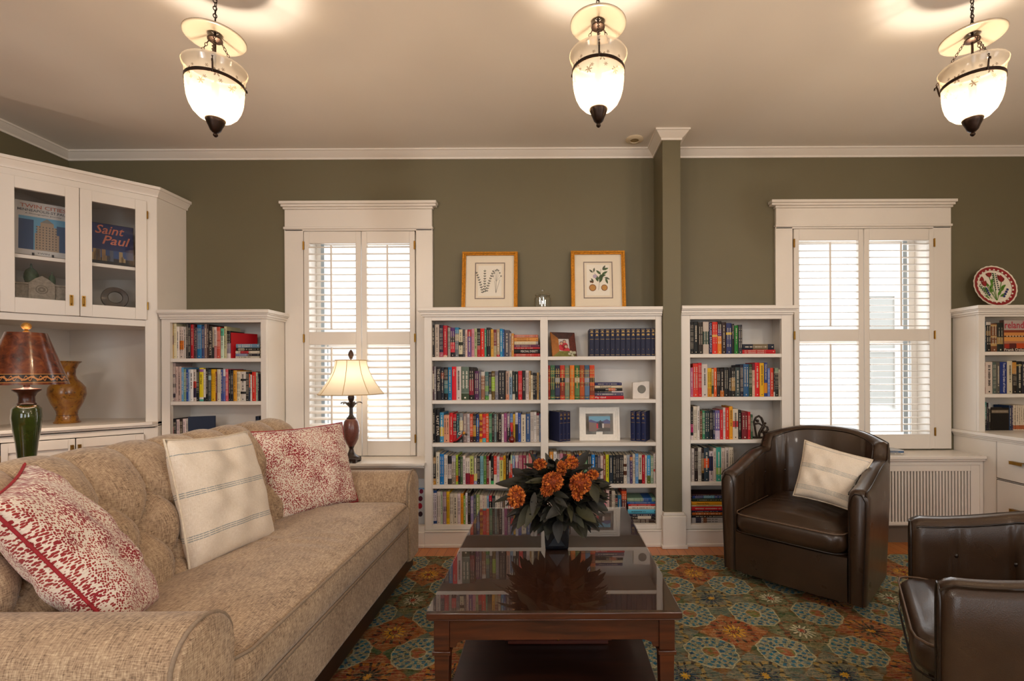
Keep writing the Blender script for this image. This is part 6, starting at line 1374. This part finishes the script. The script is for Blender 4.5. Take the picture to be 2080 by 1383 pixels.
for x, z, r in ((.42, .55, .1), (.55, .62, .1), (.6, .42, .11)): 
    disc2d(b, w*x, h*(z-.16), w*r*1.35, 1, yy, 12, 1.0)
for x, z, r in ((.42, .55, .1), (.55, .62, .1), (.6, .42, .11)):
    disc2d(b, w*x, h*(z+.01), w*r*.72, 3, yy-.0003); disc2d(b, w*x, h*z, w*r*.55, 2, yy-.0006)
b.v = [Vector((min(max(v.x, w*.295), w*.745), v.y, min(max(v.z, h*.225), h*.745))) for v in b.v]
fp('photograph', b, PH, smooth=0)
b = B(); rnd = random.Random(5)
for k in range(7): b.ball((w*rnd.uniform(.68, .92), -.004, h*rnd.uniform(.02, .2)), rnd.uniform(.007, .012), 0, 7, 5)
fp('shell_ornament', b, mat('pale_shells', 'b8b49a', .5, var=(90, .3)))
b = B(); b.hexa([(w*.4, .012, h*.6), (w*.6, .012, h*.6), (w*.6, .016, h*.6), (w*.4, .016, h*.6), (w*.4, .07, .04), (w*.6, .07, .04), (w*.6, .075, .04), (w*.4, .075, .04)]); fp('easel_back', b, BLACK)
# white frame with a mountain picture
Y = YB+.075; x0, x1 = X(1176.5, Y), X(1259, Y); z0 = M_SH[2]; h = Z(826, Y, 1217)-Z(894.5, Y, 1217); w = x1-x0
t = thing('photo_frame', 'white wooden photo frame with hikers before mountains, between navy volumes', 'photo frame', ((x0+x1)/2, Y, z0))
Mf = Matrix.Translation((x0, Y, z0+.001)) @ Matrix.Rotation(radians(-9), 4, 'X'); WF = mat('chalk_white_frame', 'e8e2d8', .5, var=(60, .05))
b = B(); frame2d(b, 0, w, 0, h, .026, .0, .018); frame2d(b, .022, w-.022, .022, h-.022, .022, .004, .016); frame2d(b, .003, w-.003, .003, h-.003, .012, -.004, 0); b.xf(Mf); make('frame_border', b, WF, t, bevel=.0025)
b = B(); PM = [mat('photo_sky', '6aa0bc', .4), mat('photo_far_hills', '50507c', .4), mat('photo_ground', '7c6258', .4), mat('photo_scrub', '4a4034', .4), mat('photo_figure', '2a2426', .4), PH[1], PH[0]]
a, c, e, g = w*.24, w*.77, h*.28, h*.73; y = .010; b.box(a, c, y, y+.003, e, g, 0)
b.poly([(a, y-.0003, e), (c, y-.0003, e), (c, y-.0003, e+(g-e)*.68), (a+(c-a)*.85, y-.0003, e+(g-e)*.8), (a+(c-a)*.65, y-.0003, e+(g-e)*.68), (a+(c-a)*.35, y-.0003, e+(g-e)*.64), (a+(c-a)*.1, y-.0003, e+(g-e)*.78), (a, y-.0003, e+(g-e)*.74)], 1)
b.poly([(a, y-.0006, e), (c, y-.0006, e), (c, y-.0006, e+(g-e)*.5), (a+(c-a)*.5, y-.0006, e+(g-e)*.52), (a, y-.0006, e+(g-e)*.62)], 2); b.poly([(a+(c-a)*.3, y-.0008, e), (c, y-.0008, e), (c, y-.0008, e+(g-e)*.22), (a+(c-a)*.6, y-.0008, e+(g-e)*.26)], 3)
for k, (fx_, fz_, hh) in enumerate(((.4, .2, .42), (.48, .2, .5), (.54, .22, .55), (.6, .2, .48), (.66, .22, .4))):
    xx = a+(c-a)*fx_; zz_ = e+(g-e)*fz_; H_ = (g-e)*hh; b.poly([(xx-.006, y-.001, zz_), (xx+.006, y-.001, zz_), (xx+.007, y-.001, zz_+H_*.75), (xx-.007, y-.001, zz_+H_*.75)], (5, 4, 4, 4, 6)[k]); disc2d(b, xx, zz_+H_*.85, .005, 4, y-.001, 8)
b.xf(Mf); make('photograph', b, PM, t, smooth=0)
b = B(); b.box(w*.42, w*.58, .018, .021, .02, h*.7); b.hexa([(w*.42,.02,h*.6),(w*.58,.02,h*.6),(w*.58,.023,h*.6),(w*.42,.023,h*.6),(w*.42,.07,.012),(w*.58,.07,.012),(w*.58,.073,.012),(w*.42,.073,.012)]); b.xf(Mf); make('easel_back', b, WF, t)
# clear award block with a round seal
Y = YB+.06; x0, x1 = X(1285, Y), X(1319, Y); z0 = M_SH[1]; h = .118
t = thing('award_block', 'pale stone award block with a round silver seal at the shelf end', 'award', ((x0+x1)/2, Y, z0))
b = B(); b.prism([(x0, z0+.0005), (x1, z0+.0005), (x1, z0+h), (x1-.02, z0+h*1.02), (x0+.045, z0+h*.96), (x0+.012, z0+h*.95), (x0, z0+h*.93)], Y, Y+.03, T=lambda x, z, y: (x, y, z)); make('block', b, mat('pale_stone', 'd8cfc6', .35, var=(40, .06)), t, bevel=.002)
b = B(); b.lathe([(0, 0), (.028, 0), (.028, .002), (.025, .003), (.02, .002), (0, .003)], 32); b.xf(Matrix.Translation(((x0+x1)/2+.004, Y, z0+h*.56)) @ Matrix.Rotation(radians(90), 4, 'X')); make('silver_seal', b, mat('silver_seal', '77746c', .4, .6, bump=(300, .8)), t)
# bronze dancers
Y = YB+.07; sx_ = X(1545, Y); z0 = R_SH[2]; S_ = Y/F
t = thing('dancer_sculpture', 'dark bronze openwork sculpture of two looping figures at the row end', 'sculpture', (sx_, Y, z0))
def q_(px, py): return (X(px, Y), Y, z0+(891-py)*S_)
BZ = mat('dark_sculpture', '33261c', .4, .5, var=(60, .3))
b = B(); b.box(X(1528, Y), X(1562, Y), Y-.022, Y+.022, z0+.0005, z0+.010); make('base', b, BZ, t, bevel=.002)
b = B(); b.tube([q_(1536, 888), q_(1533, 870), q_(1531, 858), q_(1535, 849), q_(1541, 846), q_(1546, 850), q_(1549, 858), q_(1551, 864), q_(1546, 872), q_(1542, 880), q_(1541, 888)], .0065, 8, r1=.009); b.tube([q_(1534, 862), q_(1541, 861), q_(1549, 866)], .006, 8); b.ball(q_(1538, 856), .011, 0, 12, 8); make('tall_figure', b, BZ, t, smooth=60)
b = B(); b.tube([q_(1552, 888), q_(1551, 880), q_(1548, 874), q_(1553, 866), q_(1558, 869), q_(1559, 874), q_(1555, 878), q_(1546, 879)], .008, 8); b.ball(q_(1554, 861), .0075, 0, 12, 8); b.tube([q_(1553, 864), q_(1552, 869)], .005, 7); make('small_figure', b, BZ, t, smooth=60)
# little red bottle
Y = YB+.022; bx_ = X(1039, Y); z0 = M_SH[2]
t = thing('red_bottle', 'small round red glass bottle with a corked neck before the books', 'bottle', (bx_, Y, z0))
lathe_part('bottle_body', [(0, z0+.0005), (.014, z0+.0005), (.020, z0+.010), (.0205, z0+.022), (.016, z0+.034), (.008, z0+.042), (.006, z0+.05), (.006, z0+.066), (.008, z0+.07)], mat('red_glass', '6e120c', .08, coat=.6), t, 24, (bx_, Y), cap0=True, cap1=True)
lathe_part('red_neck_wrap', [(.0072, z0+.072), (.009, z0+.08), (.008, z0+.112), (.003, z0+.118), (0, z0+.118)], mat('red_foil', 'c4202c', .4), t, 16, (bx_, Y), cap0=True)
# small red shoe figurine with a flower-like pin
Y = YB+.02; z0 = M_SH[2]
t = thing('shoe_figurine', 'tiny red and black high-heeled shoe figurine before the books', 'figurine', (X(929, Y), Y, z0))
def s_(px, py, dy=0): return (X(px, Y), Y+dy, z0+(899-py)*Y/F)
b = B(); R = []
for px_, zc, hw, hh in ((920, 896, .004, .003), (924, 894.5, .009, .006), (929, 892, .009, .007), (934, 887, .008, .009), (938, 882, .007, .010)): c = s_(px_, zc); R.append([(c[0], c[1]+hw*cos(2*pi*k/10), c[2]+hh*sin(2*pi*k/10)) for k in range(10)])
b.rings(R); make('upper', b, mat('red_patent', 'a0141c', .2, coat=.5), t, smooth=60)
b = B(); b.tube([s_(938, 886), s_(939, 898.5)], .005, 8, r1=.003); b.tube([s_(920, 898), s_(928, 897), s_(938, 889)], .0035, 6); make('heel', b, BLACK, t, smooth=60)
b = B(); b.torus(s_(934, 880, -.008), .008, .003, Matrix.Rotation(pi/2, 3, 'X')); make('white_ring', b, mat('ivory', 'dccfb8', .4), t, smooth=60)
b = B(); b.ball(s_(942, 879, -.004), .009, 0, 10, 7, (1.1, .8, 1.3)); make('amber_ornament', b, mat('amber_ornament', 'b8791c', .35), t, smooth=60)
b = B(); b.ball(s_(946.5, 882, -.004), .007, 0, 10, 7); make('dark_ornament', b, BLACK, t, smooth=60)
# corner cabinet: church model, ring sculpture, bronze vase
t = thing('church_model', 'grey miniature church facade with green domes on the lower cabinet shelf', 'model building', C((tl(35)+tl(132))/2, .12, UZ0+.0))
UZF = UZ0-.02+.001; l0, l1 = tl(136), tl(29)
ST = mat('model_stone', '8f8578', .8, var=(70, .25), bump=(140, .5)); GR = mat('verdigris', '3e5440', .6, var=(60, .3)); DKS = mat('model_dark_stone', '6e655a', .9)  # darker stone tone for the rose window and arched doors
def cz(l, z, d=.11): return C(l, d, z)
lc = (l0+l1)/2; W_ = (l1-l0)
def cprism(b, pts, d0, d1, m=0): b.prism(pts, d0, d1, m, T=lambda l, z, d: C(l, d, z))
zb_ = UZ0+.001; 
b = B(); cprism(b, [(lc-W_*.5, zb_), (lc+W_*.5, zb_), (lc+W_*.5, zb_+.185), (lc+W_*.25, zb_+.19), (lc+W_*.14, zb_+.215), (lc, zb_+.235), (lc-W_*.14, zb_+.215), (lc-W_*.25, zb_+.19), (lc-W_*.5, zb_+.185)], .10, .17); cprism(b, [(lc-W_*.26, zb_), (lc+W_*.26, zb_), (lc+W_*.26, zb_+.19), (lc-W_*.26, zb_+.19)], .085, .10); cprism(b, [(lc-W_*.52, zb_+.176), (lc+W_*.52, zb_+.176), (lc+W_*.52, zb_+.186), (lc-W_*.52, zb_+.186)], .09, .17)
make('facade', b, ST, t, bevel=.001)
b = B(); 
for r, dd in ((.026, .0845),): cprism(b, [(lc+r*cos(2*pi*k/24), zb_+.15+r*sin(2*pi*k/24)) for k in range(24)], dd-.002, dd)
make('rose_window', b, DKS, t, smooth=0)
for r, dd, m_ in ((.021, .0825, ST), (.016, .081, DKS), (.006, .0795, ST)):
    b = B(); cprism(b, [(lc+r*cos(2*pi*k/24), zb_+.15+r*sin(2*pi*k/24)) for k in range(24)], dd-.001, dd); make('rose_window_ring', b, m_, t, smooth=0)
for k in (-.36, -.13, .13, .36):
    b = B(); cprism(b, [(lc+W_*k-.017, zb_), (lc+W_*k+.017, zb_)]+[(lc+W_*k+.017*cos(pi*q/8), zb_+.075+.02*sin(pi*q/8)) for q in range(9)], .082 if abs(k) < .2 else .097, .1); make('arched_door', b, DKS, t, smooth=0)
for l, zz_, r, hh in ((tl(60), .225, .032, .075), (tl(104), .215, .016, .05)):
    p = C(l, .15, 0); b = B(); b.lathe([(r*.8, zb_+.11), (r*.8, zb_+zz_-.02), (r*.9, zb_+zz_-.02), (r, zb_+zz_), (r*.94, zb_+zz_+hh*.3), (r*.7, zb_+zz_+hh*.58), (r*.3, zb_+zz_+hh*.76), (r*.16, zb_+zz_+hh*.8), (r*.16, zb_+zz_+hh), (0, zb_+zz_+hh*1.15)], 20, (p[0], p[1])); make('dome', b, GR, t, smooth=40)
lr = (tl(207)+tl(264))/2; zb_ = UZ0+.001
t = thing('ring_sculpture', 'brown wooden ring sculpture on a pale stone block in the cabinet', 'sculpture', C(lr, .14, UZ0))
b = B(); cbox(b, lr-.055, lr+.055, .11, .17, zb_, zb_+.066); make('base', b, mat('cream_stone', 'd8cbb4', .5), t, bevel=.002)
b = B(); R = []
for k in range(48):
    a = 2*pi*k/48; Ro, Ri = .064, .034-.003*cos(a+.5); Ro_ = Ro*(1+.03*cos(2*a)); hw = .022
    R.append([C(lr+Ro_*cos(a), .14-hw, zb_+.140+Ro_*1.12*sin(a)), C(lr+Ri*cos(a), .14-hw*.7, zb_+.144+Ri*sin(a)*1.05), C(lr+Ri*cos(a), .14+hw*.7, zb_+.144+Ri*sin(a)*1.05), C(lr+Ro_*cos(a), .14+hw, zb_+.140+Ro_*1.12*sin(a))])
b.rings(R, 0, True, loop=True); make('wooden_ring', b, wood_mat('carved_ring_wood', '1e110b', '402818', .45, (40, 40, 8)), t, smooth=35, bevel=.003)
vx, vy = X(136, 3.0), 3.0; z = CZ
vs = thing('bronze_vase', 'mottled amber vase with a flared lip in the open cabinet niche', 'vase', (vx, vy, z))
def amber():
    m = mat('mottled_amber', '8c5a1c', .28, coat=.4); n = N(m); p = bsdf(m); co = n.co(); t = n.noise(co, 14, 5, .65, .6); u = n.noise(co, 40, 4, .7)
    n.l.new(n.mix(n.m('MULTIPLY', n.m('GREATER_THAN', u, .6), .7), n.ramp(t, [(.3, rgb('4a240e')), (.45, rgb('8a561a')), (.58, rgb('9c6c24')), (.72, rgb('642a14'))]), rgb('2c1a10')), p.inputs['Base Color']); return m
def zv(py): return z+(857-py)*3.0/F
b = B(); pv = [(0, z+.0005), (.062, z+.0005), (.064, z+.006), (.056, z+.016), (.048, zv(840)), (.052, zv(832)), (.076, zv(815)), (.091, zv(799)), (.088, zv(785)), (.070, zv(776)), (.048, zv(768)), (.040, zv(760)), (.042, zv(748)), (.055, zv(737)), (.070, zv(732.5)), (.066, zv(731.5)), (.048, zv(738)), (.036, zv(752)), (.034, zv(764))]
b.lathe(pv, 48, (vx, vy), 0, False, True); make('vase_body', b, amber(), vs, smooth=40)
b = B(); b.torus((vx, vy, zv(769)), .047, .0022, Matrix(), 0, 40, 6); b.torus((vx, vy, zv(841)), .0485, .0022, Matrix(), 0, 40, 6); make('raised_rings', b, mat('mottled_amber_dark', '5a3414', .35), vs, smooth=60)
# ceiling fitting
cx_, cy_ = X(1291, 3.17), 3.17
t = thing('ceiling_speaker', 'small round cream fitting set in the ceiling near the pillar', 'ceiling fitting', (cx_, cy_, ZC))
lathe_part('trim_ring', [(.058, ZC), (.06, ZC-.004), (.052, ZC-.010), (.03, ZC-.012), (.03, ZC-.004)], mat('cream_plastic', 'd8c8ac', .5), t, 36, (cx_, cy_))
lathe_part('grille_centre', [(0, ZC-.008), (.029, ZC-.008), (.031, ZC-.004)], mat('tan_grille', '9c8458', .5, bump=(400, .8)), t, 24, (cx_, cy_))
# ------------------------------------------------------------------ daylight, camera, view
w = bpy.data.worlds.new('daylight'); SC.world = w; w.use_nodes = True; bg = w.node_tree.nodes['Background']
bg.inputs[0].default_value = (.86, .93, 1.0, 1); bg.inputs[1].default_value = 2.0
def area(name, loc, rot, sx, sy, W, col):
    l = bpy.data.lights.new(name, 'AREA'); l.shape = 'RECTANGLE'; l.size = sx; l.size_y = sy; l.energy = W; l.color = col
    o = bpy.data.objects.new(name, l); COL.objects.link(o); o.location = loc; o.rotation_euler = rot; return o
DAY = (.93, .96, 1.0)
for a, c, z0, z1 in RR: area('window_daylight', ((a+c)/2, YR-.12, (z0+z1)/2), (radians(90), 0, 0), c-a, z1-z0, 17, DAY)
a, c, z0, z1 = RW[0]; area('window_daylight', (XR+.12, (a+c)/2, (z0+z1)/2), (0, radians(90), 0), z1-z0, c-a, 26, DAY)
for W_, e in ((W1, 8), (W2, 11)): area('window_daylight', ((W_[0]+W_[1])/2, YW+.16, (W_[2]+W_[3])/2), (radians(-90), 0, 0), W_[1]-W_[0]-.1, W_[3]-W_[2]-.1, e, DAY)
# added fill lights near and behind the camera, no lamp hangs there
for x, y in ((-1.6, -.3), (1.9, -.3)): point('rear_fill_light', (x, y, 2.2), 34, (1, .9, .79), .1)
cd = bpy.data.cameras.new('camera'); cam = bpy.data.objects.new('camera', cd); COL.objects.link(cam); SC.camera = cam
cd.sensor_fit = 'HORIZONTAL'; cd.sensor_width = 36; cd.lens = F/2080*36; cd.clip_start = .03; cd.clip_end = 100
cd.shift_x = -(PX-1040)/2080; cd.shift_y = (PY-691.5)/2080
r = ROLL; right = Vector((cos(r), 0, -sin(r))); up = Vector((sin(r), 0, cos(r))); back = Vector((0, -1, 0))
cam.matrix_world = Matrix(((right.x, up.x, back.x, 0), (right.y, up.y, back.y, 0), (right.z, up.z, back.z, H), (0, 0, 0, 1)))
vs_ = SC.view_settings; SC.display_settings.display_device = 'sRGB'; vs_.view_transform = 'Standard'; vs_.look = 'None'; vs_.gamma = 1; vs_.exposure = 0.22; vs_.use_curve_mapping = False
cy = SC.cycles; cy.use_denoising = True; cy.caustics_reflective = False; cy.caustics_refractive = False; cy.sample_clamp_indirect = 6; cy.max_bounces = 10; cy.diffuse_bounces = 5; cy.transparent_max_bounces = 16
